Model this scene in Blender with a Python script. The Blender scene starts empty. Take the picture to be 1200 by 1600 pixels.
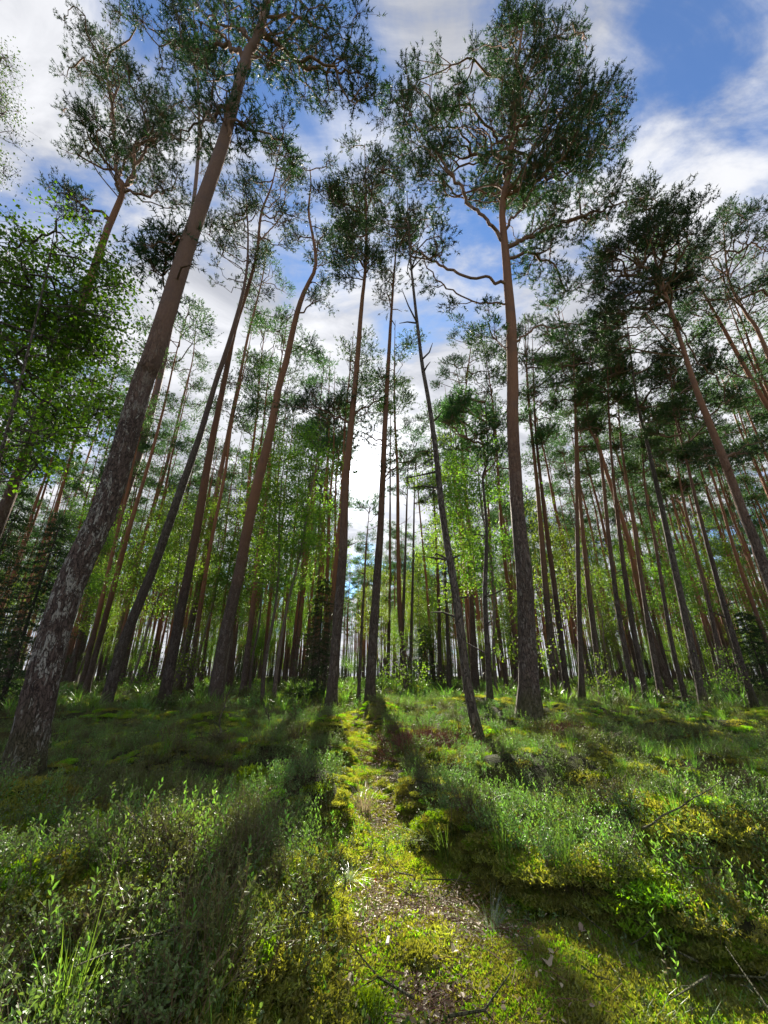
import bpy, math, random
import numpy as np
from mathutils import Vector

R = math.radians
random.seed(7)
rng = np.random.default_rng(11)
scene = bpy.context.scene
COL = scene.collection

# ------------------------------------------------------------------ camera
FPX, PITCH, EYE = 620.0, R(22.4), 0.85
cam_d = bpy.data.cameras.new("camera")
cam = bpy.data.objects.new("camera", cam_d)
COL.objects.link(cam)
cam.location = (0, 0, EYE)
cam.rotation_euler = (R(90) + PITCH, 0, 0)
cam_d.sensor_fit = 'VERTICAL'
cam_d.sensor_height = 36.0
cam_d.lens = FPX / 1600 * 36.0
cam_d.clip_start = 0.05
cam_d.clip_end = 5000
scene.camera = cam

# ------------------------------------------------------------------ light
SUN_EL, SUN_AZ = R(28.4), R(-4.3)          # azimuth from +Y, negative = left
SUN = Vector((math.sin(SUN_AZ) * math.cos(SUN_EL), math.cos(SUN_AZ) * math.cos(SUN_EL), math.sin(SUN_EL)))
sd = bpy.data.lights.new("sun", 'SUN')
sd.energy = 5.0
sd.angle = R(0.6)
sd.color = (1.0, 0.93, 0.80)
so = bpy.data.objects.new("sun", sd)
COL.objects.link(so)
so.rotation_euler = SUN.to_track_quat('Z', 'Y').to_euler()
so.location = (0, 0, 40)

scene.view_settings.view_transform = 'Standard'
scene.view_settings.look = 'None'
scene.view_settings.gamma = 1.0
scene.view_settings.use_curve_mapping = False
scene.view_settings.exposure = 1.85

world = bpy.data.worlds.new("World")
scene.world = world
world.use_nodes = True


class NT:
    """tiny node-tree writer"""
    def __init__(self, tree):
        self.t = tree
        tree.nodes.clear()

    def n(self, typ, _in=None, **kw):
        nd = self.t.nodes.new(typ)
        for k, v in kw.items():
            setattr(nd, k, v)
        for k, v in (_in or {}).items():
            s = nd.inputs[k]
            if hasattr(v, 'is_linked') or hasattr(v, 'links'):
                self.t.links.new(v, s)
            else:
                s.default_value = v
        return nd

    def math(self, op, a, b=0.0, c=None, clamp=False):
        nd = self.t.nodes.new('ShaderNodeMath')
        nd.operation = op
        nd.use_clamp = clamp
        for i, v in enumerate((a, b) if c is None else (a, b, c)):
            if hasattr(v, 'links'):
                self.t.links.new(v, nd.inputs[i])
            else:
                nd.inputs[i].default_value = v
        return nd.outputs[0]

    def mix(self, f, a, b, blend='MIX'):
        nd = self.t.nodes.new('ShaderNodeMix')
        nd.data_type = 'RGBA'
        nd.blend_type = blend
        for s, v in ((nd.inputs[0], f), (nd.inputs[6], a), (nd.inputs[7], b)):
            if hasattr(v, 'links'):
                self.t.links.new(v, s)
            else:
                s.default_value = (*v, 1) if isinstance(v, tuple) and len(v) == 3 else v
        return nd.outputs[2]

    def ramp(self, f, stops):
        nd = self.t.nodes.new('ShaderNodeValToRGB')
        cr = nd.color_ramp
        while len(cr.elements) < len(stops):
            cr.elements.new(0.5)
        for e, (p, c) in zip(cr.elements, stops):
            e.position = p
            e.color = (*c, 1) if isinstance(c, tuple) else (c, c, c, 1)
        if hasattr(f, 'links'):
            self.t.links.new(f, nd.inputs[0])
        return nd.outputs[0]

    def smooth(self, v, lo, hi):
        nd = self.t.nodes.new('ShaderNodeMapRange')
        nd.interpolation_type = 'SMOOTHSTEP'
        self.t.links.new(v, nd.inputs[0])
        nd.inputs[1].default_value, nd.inputs[2].default_value = lo, hi
        return nd.outputs[0]


def build_sky():
    w = NT(world.node_tree)
    out = w.n('ShaderNodeOutputWorld')
    tc = w.n('ShaderNodeTexCoord')
    sky = w.n('ShaderNodeTexSky', sky_type='NISHITA')
    sky.sun_disc = False
    sky.sun_elevation = SUN_EL
    sky.sun_rotation = SUN_AZ
    sky.air_density = 1.0
    sky.dust_density = 0.6
    sky.ozone_density = 2.5
    d = tc.outputs['Generated']
    sp = w.n('ShaderNodeSeparateXYZ', {0: d})
    zz = w.math('ADD', w.math('MAXIMUM', sp.outputs[2], 0.0), 0.22)
    px = w.math('DIVIDE', sp.outputs[0], zz)
    py = w.math('DIVIDE', sp.outputs[1], zz)
    cp = w.n('ShaderNodeCombineXYZ', {0: px, 1: py, 2: 3.7})
    big = w.n('ShaderNodeTexNoise', {'Vector': cp.outputs[0], 'Scale': 1.15, 'Detail': 9.0, 'Roughness': 0.58, 'Distortion': 0.35})
    m2 = w.n('ShaderNodeMapping', {'Vector': cp.outputs[0], 'Location': (4.1, 1.3, 0.0), 'Rotation': (0, 0, R(-35)), 'Scale': (1.0, 2.3, 1.0)})
    fine = w.n('ShaderNodeTexNoise', {'Vector': m2.outputs[0], 'Scale': 2.6, 'Detail': 8.0, 'Roughness': 0.6, 'Distortion': 0.6})
    dot = w.n('ShaderNodeVectorMath', {0: d, 1: tuple(SUN)}, operation='DOT_PRODUCT')
    c = w.math('MAXIMUM', dot.outputs['Value'], 0.0)
    wide = w.math('POWER', c, 3.0)
    mid = w.math('POWER', c, 24.0)
    tight = w.math('POWER', c, 260.0)
    core = w.math('POWER', c, 2600.0)
    dens = w.math('ADD', w.math('MULTIPLY', big.outputs[0], 0.72), w.math('MULTIPLY', fine.outputs[0], 0.28))
    dens = w.math('ADD', dens, w.math('MULTIPLY', mid, 0.10))
    # more overcast towards the left, clearer to the upper right
    dens = w.math('SUBTRACT', dens, w.math('MULTIPLY', sp.outputs[0], -0.02))
    dens = w.math('ADD', dens, w.math('MULTIPLY', w.smooth(sp.outputs[2], 0.32, 0.05), 0.09))
    mask = w.math('MULTIPLY_ADD', w.smooth(dens, 0.40, 0.515), .88, .12)
    shade = w.smooth(fine.outputs[0], 0.32, 0.68)
    cl = w.mix(shade, (0.50, 0.52, 0.58), (0.95, 0.96, 1.0))
    cl2 = w.n('ShaderNodeVectorMath', {0: cl, 'Scale': 1.0}, operation='SCALE')
    gain = w.math('ADD', 0.27, w.math('MULTIPLY', wide, 0.04))
    gain = w.math('ADD', gain, w.math('MULTIPLY', mid, 0.05))
    gain = w.math('ADD', gain, w.math('MULTIPLY', tight, 0.9))
    gain = w.math('ADD', gain, w.math('MULTIPLY', core, 10.0))
    w.t.links.new(gain, cl2.inputs['Scale'])
    bgs = w.n('ShaderNodeBackground', {'Strength': 0.040})
    deep = w.mix(1.0, sky.outputs[0], (0.55, 1.02, 1.50), 'MULTIPLY')
    w.t.links.new(deep, bgs.inputs[0])
    bgc = w.n('ShaderNodeBackground', {'Color': cl2.outputs[0], 'Strength': 1.0})
    ms = w.n('ShaderNodeMixShader', {0: mask, 1: bgs.outputs[0], 2: bgc.outputs[0]})
    w.t.links.new(ms.outputs[0], out.inputs[0])


build_sky()

cy = scene.cycles
cy.use_denoising = True
cy.denoiser = 'OPENIMAGEDENOISE'
cy.max_bounces = 6
cy.diffuse_bounces = 3
cy.glossy_bounces = 2
cy.transmission_bounces = 4
cy.transparent_max_bounces = 4
cy.sample_clamp_indirect = 4.0
cy.use_adaptive_sampling = True
cy.adaptive_threshold = 0.015

# ------------------------------------------------------------------ pixels to places
CP, SP = math.cos(PITCH), math.sin(PITCH)


def ray(u, v):
    a, b = (u - 600) / FPX, (800 - v) / FPX
    return np.array([a, CP - b * SP, SP + b * CP])


def on_ground(u, v, z=0.0):
    d = ray(u, v)
    t = (z - EYE) / d[2]
    return np.array([0, 0, EYE]) + d * t


def on_depth(u, v, y):
    d = ray(u, v)
    return np.array([0, 0, EYE]) + d * (y / d[1])


def pix(p):
    """3-D points to photograph pixels"""
    p = np.atleast_2d(p) - np.array([0, 0, EYE])
    zc = p[:, 1] * CP + p[:, 2] * SP
    yc = -p[:, 1] * SP + p[:, 2] * CP
    return 600 + FPX * p[:, 0] / zc, 800 - FPX * yc / zc, zc


# ------------------------------------------------------------------ ground shape
_k = np.random.default_rng(5)
WAVES = []
for wl, amp, cnt in ((14.0, .11, 4), (5.0, .06, 6), (1.9, .06, 9), (0.8, .034, 12), (0.33, .009, 12)):
    for i in range(cnt):
        th = _k.uniform(0, 2 * np.pi)
        l = wl * _k.uniform(.7, 1.4)
        WAVES.append((np.cos(th) * 2 * np.pi / l, np.sin(th) * 2 * np.pi / l, _k.uniform(0, 6.28), amp / math.sqrt(cnt) * 1.3))

PATH_C = [(0.9, 0.12, .34), (1.4, 0.12, .34), (1.9, 0.06, .33), (2.5, -0.02, .30), (3.1, -0.08, .25), (4.5, -0.15, .22), (6.5, -.35, .28), (9.5, -.9, .35), (14.0, -1.6, .5), (30, -4, .7)]
# (y, centre x, half width); the mossy opening spreads to the near right
_py = np.array([p[0] for p in PATH_C]); _pc = np.array([p[1] for p in PATH_C]); _pw = np.array([p[2] for p in PATH_C])


def sstep(x, a, b):
    t = np.clip((x - a) / (b - a), 0, 1)
    return t * t * (3 - 2 * t)


def wob(x, y):
    return .08 * np.sin(x * 3.1 + y * 5.3) + .06 * np.sin(y * 9.7 - x * 4.0 + 1.3)


def pathmask(x, y):
    """1 on the trodden moss path and the open moss at the near right, 0 on the heath"""
    c = np.interp(y, _py, _pc); hw = np.interp(y, _py, _pw)
    d = np.abs(x - c) - hw + wob(x, y)
    m = 1 - sstep(d, -.06, .12)
    edge = np.interp(x, [0.0, .33, .61, .87, 1.14, 1.6, 2.2, 4], [3.1, 2.6, 2.12, 1.92, 1.74, 1.6, 1.4, 1.2])
    m2 = (1 - sstep(y - edge + wob(x, y) * .8, -.06, .10)) * sstep(x, -.15, .1)
    return np.maximum(m, m2)


def height(x, y):
    x = np.asarray(x, float); y = np.asarray(y, float)
    h = np.zeros(np.broadcast(x, y).shape)
    for kx, ky, ph, a in WAVES:
        h = h + a * np.sin(kx * x + ky * y + ph)
    m = pathmask(x, y)
    far = sstep(np.hypot(x, y), 8, 60)
    h = h * (1 - .45 * m) * (1 - .3 * far)
    near = 1 - sstep(np.hypot(x, y), 7, 14)
    return h - .13 * m * near + .02 + 0.05 * near * sstep(x, .3, 1.5)


# ------------------------------------------------------------------ mesh builder
class MB:
    def __init__(self):
        self.v, self.t, self.q, self.tm, self.qm = [], [], [], [], []
        self.n = 0

    def add(self, v, tris=None, quads=None, m=0):
        v = np.asarray(v, dtype=np.float32).reshape(-1, 3)
        if tris is not None and len(tris):
            a = np.asarray(tris, dtype=np.int32).reshape(-1, 3) + self.n
            self.t.append(a); self.tm.append(np.full(len(a), m, np.int32))
        if quads is not None and len(quads):
            a = np.asarray(quads, dtype=np.int32).reshape(-1, 4) + self.n
            self.q.append(a); self.qm.append(np.full(len(a), m, np.int32))
        self.v.append(v)
        self.n += len(v)

    def mesh(self, name, mats, smooth=False):
        v = np.concatenate(self.v) if self.v else np.zeros((0, 3), np.float32)
        t = np.concatenate(self.t) if self.t else np.zeros((0, 3), np.int32)
        q = np.concatenate(self.q) if self.q else np.zeros((0, 4), np.int32)
        me = bpy.data.meshes.new(name)
        me.vertices.add(len(v)); me.vertices.foreach_set('co', v.ravel())
        li = np.concatenate([t.ravel(), q.ravel()]).astype(np.int32)
        me.loops.add(len(li)); me.loops.foreach_set('vertex_index', li)
        me.polygons.add(len(t) + len(q))
        st = np.concatenate([np.arange(len(t)) * 3, len(t) * 3 + np.arange(len(q)) * 4]).astype(np.int32)
        me.polygons.foreach_set('loop_start', st)
        mi = np.concatenate([*self.tm, *self.qm]) if (self.tm or self.qm) else np.zeros(0, np.int32)
        me.polygons.foreach_set('material_index', mi.astype(np.int32))
        me.polygons.foreach_set('use_smooth', np.full(len(t) + len(q), smooth))
        for m in mats:
            me.materials.append(m)
        me.update(calc_edges=True)
        return me


def unit(a):
    return a / np.maximum(np.linalg.norm(a, axis=-1, keepdims=True), 1e-9)


def prisms(mb, P0, P1, r0, r1, sides=4, m=0):
    """many separate tapered rods at once"""
    P0 = np.atleast_2d(P0); P1 = np.atleast_2d(P1)
    n = len(P0)
    if n == 0:
        return
    d = unit(P1 - P0)
    ref = np.where(np.abs(d[:, 2:3]) > .9, np.array([[1., 0, 0]]), np.array([[0, 0, 1.]]))
    a = unit(np.cross(d, ref)); b = np.cross(d, a)
    th = np.arange(sides) * 2 * np.pi / sides
    off = a[:, None] * np.cos(th)[None, :, None] + b[:, None] * np.sin(th)[None, :, None]
    r0 = np.broadcast_to(r0, n); r1 = np.broadcast_to(r1, n)
    V = np.concatenate([P0[:, None] + off * r0[:, None, None], P1[:, None] + off * r1[:, None, None]], 1)
    i = np.arange(sides); j = (i + 1) % sides
    q = np.stack([i, j, j + sides, i + sides], 1)
    Q = (q[None] + (np.arange(n) * 2 * sides)[:, None, None]).reshape(-1, 4)
    mb.add(V.reshape(-1, 3), quads=Q, m=m)


def tube(mb, pts, rad, sides=12, m=0, disp=None, cap=True):
    pts = np.asarray(pts, float); rad = np.asarray(rad, float)
    n = len(pts)
    tan = unit(np.gradient(pts, axis=0))
    ref = np.array([0, 1., 0])
    a = unit(np.cross(tan, ref)); b = np.cross(tan, a)
    th = np.arange(sides) * 2 * np.pi / sides
    r = np.broadcast_to(rad[:, None], (n, sides)).copy()
    if disp is not None:
        r = r + disp(th[None, :], pts[:, 2][:, None], rad[:, None])
    V = pts[:, None] + (a[:, None] * np.cos(th)[None, :, None] + b[:, None] * np.sin(th)[None, :, None]) * r[..., None]
    i = np.arange(sides); j = (i + 1) % sides
    q = np.stack([i, i + sides, j + sides, j], 1)[:, ::-1]
    Q = (q[None] + (np.arange(n - 1) * sides)[:, None, None]).reshape(-1, 4)
    mb.add(V.reshape(-1, 3), quads=Q, m=m)
    if cap:
        c = mb.n
        mb.add(pts[-1:] + tan[-1:] * rad[-1], m=m)
        base = c - sides
        mb.t.append(np.array([[base + k, base + (k + 1) % sides, c] for k in range(sides)], np.int32))
        mb.tm.append(np.full(sides, m, np.int32))


def spline(pts, n):
    """Catmull-Rom through the points"""
    pts = np.asarray(pts, float)
    if len(pts) == 2:
        pts = np.array([pts[0], (pts[0] + pts[1]) / 2, pts[1]])
    p = np.vstack([2 * pts[0] - pts[1], pts, 2 * pts[-1] - pts[-2]])
    seg = np.linalg.norm(np.diff(pts, axis=0), axis=1)
    s = np.concatenate([[0], np.cumsum(seg)])
    out = []
    for u in np.linspace(0, s[-1], n):
        i = min(np.searchsorted(s, u, 'right') - 1, len(pts) - 2)
        t = (u - s[i]) / max(seg[i], 1e-9)
        a, b, c, d = p[i], p[i + 1], p[i + 2], p[i + 3]
        out.append(.5 * ((2 * b) + (c - a) * t + (2 * a - 5 * b + 4 * c - d) * t ** 2 + (3 * b - a - 3 * c + d) * t ** 3))
    return np.array(out)


def randdir(n, g=None):
    g = g or rng
    return unit(g.normal(size=(n, 3)))


# ------------------------------------------------------------------ materials
def new_mat(name):
    m = bpy.data.materials.new(name)
    m.use_nodes = True
    return m, NT(m.node_tree)


def leaf_mat(name, c1, c2, rough=.45, trans=.45, tcol=None, patch=None, spec=.5, inst=True):
    m, w = new_mat(name)
    out = w.n('ShaderNodeOutputMaterial')
    geo = w.n('ShaderNodeNewGeometry')
    oi = w.n('ShaderNodeObjectInfo')
    r = geo.outputs['Random Per Island']
    col = w.mix(r, c1, c2)
    if inst:
        hv = w.n('ShaderNodeHueSaturation', {'Color': col, 'Hue': w.math('MULTIPLY_ADD', oi.outputs['Random'], .05, .475),
                                             'Value': w.math('MULTIPLY_ADD', oi.outputs['Random'], .6, .7)})
        col = hv.outputs[0]
    if patch:
        nz = w.n('ShaderNodeTexNoise', {'Vector': geo.outputs['Position'], 'Scale': patch[1], 'Detail': 3.0})
        col = w.mix(w.smooth(nz.outputs[0], .45, .62), col, patch[0])
    bs = w.n('ShaderNodeBsdfPrincipled', {'Base Color': col, 'Roughness': rough, 'Specular IOR Level': spec})
    t = w.mix(1.0, col, tcol or (1.7, 2.0, .7), 'MULTIPLY')
    tr = w.n('ShaderNodeBsdfTranslucent', {'Color': t})
    mx = w.n('ShaderNodeMixShader', {0: trans, 1: bs.outputs[0], 2: tr.outputs[0]})
    w.t.links.new(mx.outputs[0], out.inputs[0])
    return m


def bark_mat(name, low, high, z0, z1, lichen=0.0, plate=22.0, hue=(.02, .03)):
    m, w = new_mat(name)
    out = w.n('ShaderNodeOutputMaterial')
    tc = w.n('ShaderNodeTexCoord')
    o = tc.outputs['Object']
    oi = w.n('ShaderNodeObjectInfo')
    mp = w.n('ShaderNodeMapping', {'Vector': o, 'Scale': (1, 1, .32)})
    wob_ = w.n('ShaderNodeTexNoise', {'Vector': mp.outputs[0], 'Scale': plate * .5, 'Detail': 4.0})
    mp2 = w.n('ShaderNodeVectorMath', {0: mp.outputs[0]}, operation='ADD')
    wsc = w.n('ShaderNodeVectorMath', {0: wob_.outputs['Color'], 'Scale': .10}, operation='SCALE')
    w.t.links.new(wsc.outputs[0], mp2.inputs[1])
    vo = w.n('ShaderNodeTexVoronoi', {'Vector': mp2.outputs[0], 'Scale': plate}, feature='DISTANCE_TO_EDGE')
    vc = w.n('ShaderNodeTexVoronoi', {'Vector': mp2.outputs[0], 'Scale': plate}, feature='F1')
    nz = w.n('ShaderNodeTexNoise', {'Vector': mp.outputs[0], 'Scale': 60.0, 'Detail': 5.0, 'Roughness': .65})
    nb = w.n('ShaderNodeTexNoise', {'Vector': o, 'Scale': 2.3, 'Detail': 4.0})
    crack = w.smooth(vo.outputs['Distance'], .0, .10)
    sp = w.n('ShaderNodeSeparateXYZ', {0: o})
    up = w.smooth(w.math('ADD', sp.outputs[2], w.math('MULTIPLY', w.math('SUBTRACT', nb.outputs[0], .5), 3.0)), z0, z1)
    var = w.math('MULTIPLY_ADD', oi.outputs['Random'], .5, .75)
    lo = w.mix(nz.outputs[0], tuple(c * .55 for c in low), tuple(c * 1.5 for c in low))
    lo = w.mix(w.math('MULTIPLY', w.n('ShaderNodeSeparateColor', {0: vc.outputs['Color']}).outputs[0], .55), lo, tuple(min(1, c * 2.2) for c in low))
    hi = w.mix(nz.outputs[0], tuple(c * .6 for c in high), tuple(min(1, c * 1.35) for c in high))
    hi = w.mix(w.smooth(nb.outputs[0], .5, .75), hi, (high[0] * .7, high[1] * .8, high[2] * 1.0))
    col = w.mix(up, lo, hi)
    dark = w.math('MULTIPLY_ADD', crack, .55, .45)
    dark = w.mix(up, w.n('ShaderNodeCombineColor', {0: dark, 1: dark, 2: dark}).outputs[0], (1, 1, 1))
    col = w.mix(1.0, col, dark, 'MULTIPLY')
    if lichen > 0:
        ln = w.n('ShaderNodeTexNoise', {'Vector': mp2.outputs[0], 'Scale': 21.0, 'Detail': 6.0, 'Roughness': .7})
        lm = w.math('MULTIPLY', w.smooth(w.math('ADD', ln.outputs[0], w.math('MULTIPLY', nb.outputs[0], .35)), .70, .75), lichen)
        lm = w.math('MULTIPLY', lm, w.math('SUBTRACT', 1.0, up))
        lm = w.math('MULTIPLY', lm, crack)
        col = w.mix(lm, col, (.34, .32, .28))
        ms = w.smooth(w.math('ADD', sp.outputs[2], w.math('MULTIPLY', nb.outputs[0], .8)), .95, .45)
        col = w.mix(w.math('MULTIPLY', ms, .6), col, (.07, .08, .02))
    vv = w.n('ShaderNodeHueSaturation', {'Color': col, 'Value': var})
    hgt = w.math('ADD', w.math('MULTIPLY', w.math('MULTIPLY', crack, w.math('SUBTRACT', 1.0, w.math('MULTIPLY', up, .8))), .9), w.math('MULTIPLY', nz.outputs[0], .4))
    bp = w.n('ShaderNodeBump', {'Height': hgt, 'Strength': .9, 'Distance': .02})
    bs = w.n('ShaderNodeBsdfPrincipled', {'Base Color': vv.outputs[0], 'Roughness': .85, 'Normal': bp.outputs[0], 'Specular IOR Level': .25})
    w.t.links.new(bs.outputs[0], out.inputs[0])
    return m


M = {}
M['bark'] = bark_mat('pine_bark', (.075, .055, .045), (.22, .11, .065), 2.0, 6.5, .25, 34)
M['bark_big'] = bark_mat('big_pine_bark', (.085, .06, .05), (.19, .115, .085), 3.2, 5.0, 1.0, 42.0)
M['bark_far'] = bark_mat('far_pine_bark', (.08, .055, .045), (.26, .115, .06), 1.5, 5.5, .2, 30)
M['limb'] = bark_mat('limb_bark', (.11, .08, .065), (.22, .13, .09), -50, -40, 0)
M['dead'] = bark_mat('dead_wood', (.08, .068, .055), (.08, .068, .055), 90, 99, .4, 30)
M['dark_bark'] = bark_mat('dark_bark', (.07, .055, .045), (.16, .10, .08), 6, 14, .22, 30)
M['birch_bark'] = bark_mat('young_birch_bark', (.13, .10, .08), (.20, .16, .13), 1, 4, .2, 30)
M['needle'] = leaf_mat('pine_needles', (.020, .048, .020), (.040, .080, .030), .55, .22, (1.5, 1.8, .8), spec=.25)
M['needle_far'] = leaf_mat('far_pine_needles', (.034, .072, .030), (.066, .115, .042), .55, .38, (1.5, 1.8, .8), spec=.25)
M['spruce'] = leaf_mat('spruce_needles', (.016, .04, .014), (.035, .065, .02), .5, .2, spec=.3)
M['birch'] = leaf_mat('birch_leaves', (.07, .135, .028), (.13, .185, .042), .5, .55, (1.9, 2.05, .6), spec=.3)
M['birch_near'] = leaf_mat('overhanging_birch_leaves', (.045, .105, .018), (.10, .17, .025), .5, .5, (1.8, 2.0, .4), spec=.3, inst=False)
M['birch_dark'] = leaf_mat('weeping_birch_leaves', (.035, .06, .02), (.06, .09, .03), .5, .35, inst=False)
M['stem'] = leaf_mat('heath_stems', (.09, .06, .035), (.14, .09, .05), .7, .05)
M['bil'] = leaf_mat('bilberry_leaves', (.075, .165, .045), (.17, .25, .085), .46, .32, (1.45, 1.7, .65), spec=.45, patch=((.11, .125, .04), .7))
M['spr'] = leaf_mat('bright_shoot_leaves', (.085, .165, .045), (.15, .22, .07), .42, .45, (1.6, 1.9, .6))
M['oldleaf'] = leaf_mat('pale_old_leaves', (.26, .24, .16), (.34, .29, .20), .35, .3, (1.2, 1.1, .8))
M['grass'] = leaf_mat('grass_blades', (.08, .17, .035), (.18, .26, .06), .4, .45, (1.5, 1.8, .6))
M['grass_b'] = leaf_mat('bluish_grass_blades', (.16, .22, .16), (.28, .33, .22), .35, .4, (1.2, 1.3, .9))
M['heather'] = leaf_mat('heather_twigs', (.08, .10, .03), (.15, .14, .05), .6, .25)
M['rust'] = leaf_mat('dead_brown_twigs', (.12, .055, .03), (.2, .09, .05), .7, .15, (1.2, 1, .8))
M['moss'] = leaf_mat('feather_moss', (.14, .16, .035), (.29, .285, .07), .6, .5, (1.6, 1.6, .4))
M['moss_g'] = leaf_mat('green_moss', (.12, .21, .015), (.24, .34, .02), .6, .5, (1.6, 1.8, .3))
M['litter'] = leaf_mat('dry_litter', (.18, .13, .075), (.50, .42, .28), .6, .15, (1.1, 1, .9))
M['rowan_red'] = leaf_mat('orange_leaves', (.45, .10, .03), (.5, .16, .05), .5, .4, (1.3, 1, .6), inst=False)
M['pale'] = leaf_mat('bleached_wood', (.36, .28, .22), (.45, .36, .29), .55, .1, (1, 1, 1), inst=False)


def ground_mat():
    m, w = new_mat('forest_floor')
    out = w.n('ShaderNodeOutputMaterial')
    g = w.n('ShaderNodeNewGeometry')
    p = g.outputs['Position']
    at = w.n('ShaderNodeAttribute', attribute_name='path')
    n1 = w.n('ShaderNodeTexNoise', {'Vector': p, 'Scale': 1.1, 'Detail': 6.0, 'Roughness': .6})
    n2 = w.n('ShaderNodeTexNoise', {'Vector': p, 'Scale': 14.0, 'Detail': 8.0, 'Roughness': .7})
    n3 = w.n('ShaderNodeTexNoise', {'Vector': p, 'Scale': 90.0, 'Detail': 5.0, 'Roughness': .7})
    heath = w.mix(w.smooth(n2.outputs[0], .4, .6), (.035, .030, .018), (.055, .065, .022))
    heath = w.mix(w.smooth(n1.outputs[0], .5, .62), heath, (.085, .095, .022))
    soil = w.mix(n3.outputs[0], (.12, .09, .055), (.30, .23, .15))
    moss = w.mix(n3.outputs[0], (.11, .12, .014), (.20, .20, .03))
    path = w.mix(w.smooth(n2.outputs[0], .36, .50), soil, moss)
    col = w.mix(at.outputs['Fac'], heath, path)
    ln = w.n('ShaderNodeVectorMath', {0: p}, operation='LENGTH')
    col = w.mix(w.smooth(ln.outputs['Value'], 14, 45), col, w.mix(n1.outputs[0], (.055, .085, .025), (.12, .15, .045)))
    bp = w.n('ShaderNodeBump', {'Height': w.math('ADD', n2.outputs[0], w.math('MULTIPLY', n3.outputs[0], .4)), 'Strength': 1.0, 'Distance': .05})
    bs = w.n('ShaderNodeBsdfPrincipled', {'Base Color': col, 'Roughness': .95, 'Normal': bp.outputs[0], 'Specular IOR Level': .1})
    w.t.links.new(bs.outputs[0], out.inputs[0])
    return m


# ------------------------------------------------------------------ objects
def link(o, parent=None):
    COL.objects.link(o)
    if parent is not None:
        o.parent = parent
    return o


def part(name, me, parent, label=None, kind=None):
    o = bpy.data.objects.new(name, me)
    if label:
        o['label'] = label
    if kind:
        o['kind'] = kind
    return link(o, parent)


def root(name, label, cat, loc, group=None):
    o = bpy.data.objects.new(name, None)
    o.empty_display_size = .2
    o.location = loc
    o['label'] = label
    o['category'] = cat
    if group:
        o['group'] = group
    return link(o)


# ------------------------------------------------------------------ ground sheet
def build_ground():
    n = 370
    s = np.linspace(-1, 1, n)
    gx = 3.0 * np.sinh(s * 7.0) / np.sinh(1.0) * .55
    yy = np.linspace(-.75, 1, n)
    gy = 3.0 * np.sinh(yy * 7.0) / np.sinh(1.0) * .55 + 2.2
    X, Y = np.meshgrid(gx, gy)
    Z = height(X, Y)
    d = np.hypot(X, Y)
    Z = Z * (1 - sstep(d, 100, 300))
    mb = MB()
    i = np.arange((n - 1) * (n - 1))
    a = (i // (n - 1)) * n + i % (n - 1)
    mb.add(np.stack([X, Y, Z], -1).reshape(-1, 3), quads=np.stack([a, a + 1, a + n + 1, a + n], 1))
    me = mb.mesh('ground', [ground_mat()], True)
    at = me.attributes.new('path', 'FLOAT', 'POINT')
    at.data.foreach_set('value', (pathmask(X, Y) * (1 - sstep(Y, 9, 16))).astype(np.float32).ravel())
    o = part('ground', me, None, None, 'structure')
    return o


build_ground()


# ------------------------------------------------------------------ foliage primitives
def needles(mb, base, dirs, length, nn, nl, nw, m, g, up=.15):
    """bottlebrush shoots: nn needles around each shoot"""
    n = len(base)
    t = g.uniform(.1, 1.0, (n, nn, 1))
    ctr = base[:, None] + dirs[:, None] * t * length
    perp = randdir(n * nn, g).reshape(n, nn, 3)
    nd = unit(dirs[:, None] * .6 + perp * .9 + np.array([0, 0, up]))
    side = unit(np.cross(nd, randdir(n * nn, g).reshape(n, nn, 3)))
    L = nl * g.uniform(.7, 1.25, (n, nn, 1))
    V = np.stack([ctr - side * nw / 2, ctr + side * nw / 2, ctr + nd * L], 2).reshape(-1, 3)
    mb.add(V, tris=np.arange(len(V)).reshape(-1, 3), m=m)


def leaves(mb, ctr, size, m, g, droop=.3, aspect=.72, dirs=None):
    """kite-shaped leaves folded on the midrib"""
    n = len(ctr)
    d = unit(g.normal(size=(n, 3)) + np.array([0, 0, -droop])) if dirs is None else dirs
    s = unit(np.cross(d, unit(g.normal(size=(n, 3)) * .55 + np.array([0, 0, 1.]))))
    nrm = np.cross(d, s)
    L = (size * g.uniform(.65, 1.25, n))[:, None] if np.isscalar(size) else size[:, None]
    W = L * aspect * .5
    V = np.stack([ctr, ctr + d * L * .42 + s * W + nrm * W * .25, ctr + d * L, ctr + d * L * .42 - s * W + nrm * W * .25], 1)
    i = np.arange(n)[:, None] * 4
    mb.add(V.reshape(-1, 3), tris=np.concatenate([i + [0, 1, 2], i + [0, 2, 3]]), m=m)


def ovals(mb, base, d, L, aspect, m, g):
    """six-sided oval leaves for the plants near the lens"""
    n = len(base)
    s = unit(np.cross(d, unit(g.normal(size=(n, 3)) * .5 + np.array([0, 0, 1.]))))
    nr = np.cross(s, d)
    L = L[:, None]; W = L * aspect * .5
    V = np.stack([base, base + d * L * .28 + s * W * .85 + nr * W * .3, base + d * L * .68 + s * W * .85 + nr * W * .3,
                  base + d * L - nr * W * .3, base + d * L * .68 - s * W * .85 + nr * W * .3, base + d * L * .28 - s * W * .85 + nr * W * .3], 1)
    i = np.arange(n)[:, None] * 6
    mb.add(V.reshape(-1, 3), quads=np.concatenate([i + [0, 1, 2, 3], i + [0, 3, 4, 5]]), m=m)


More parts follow.
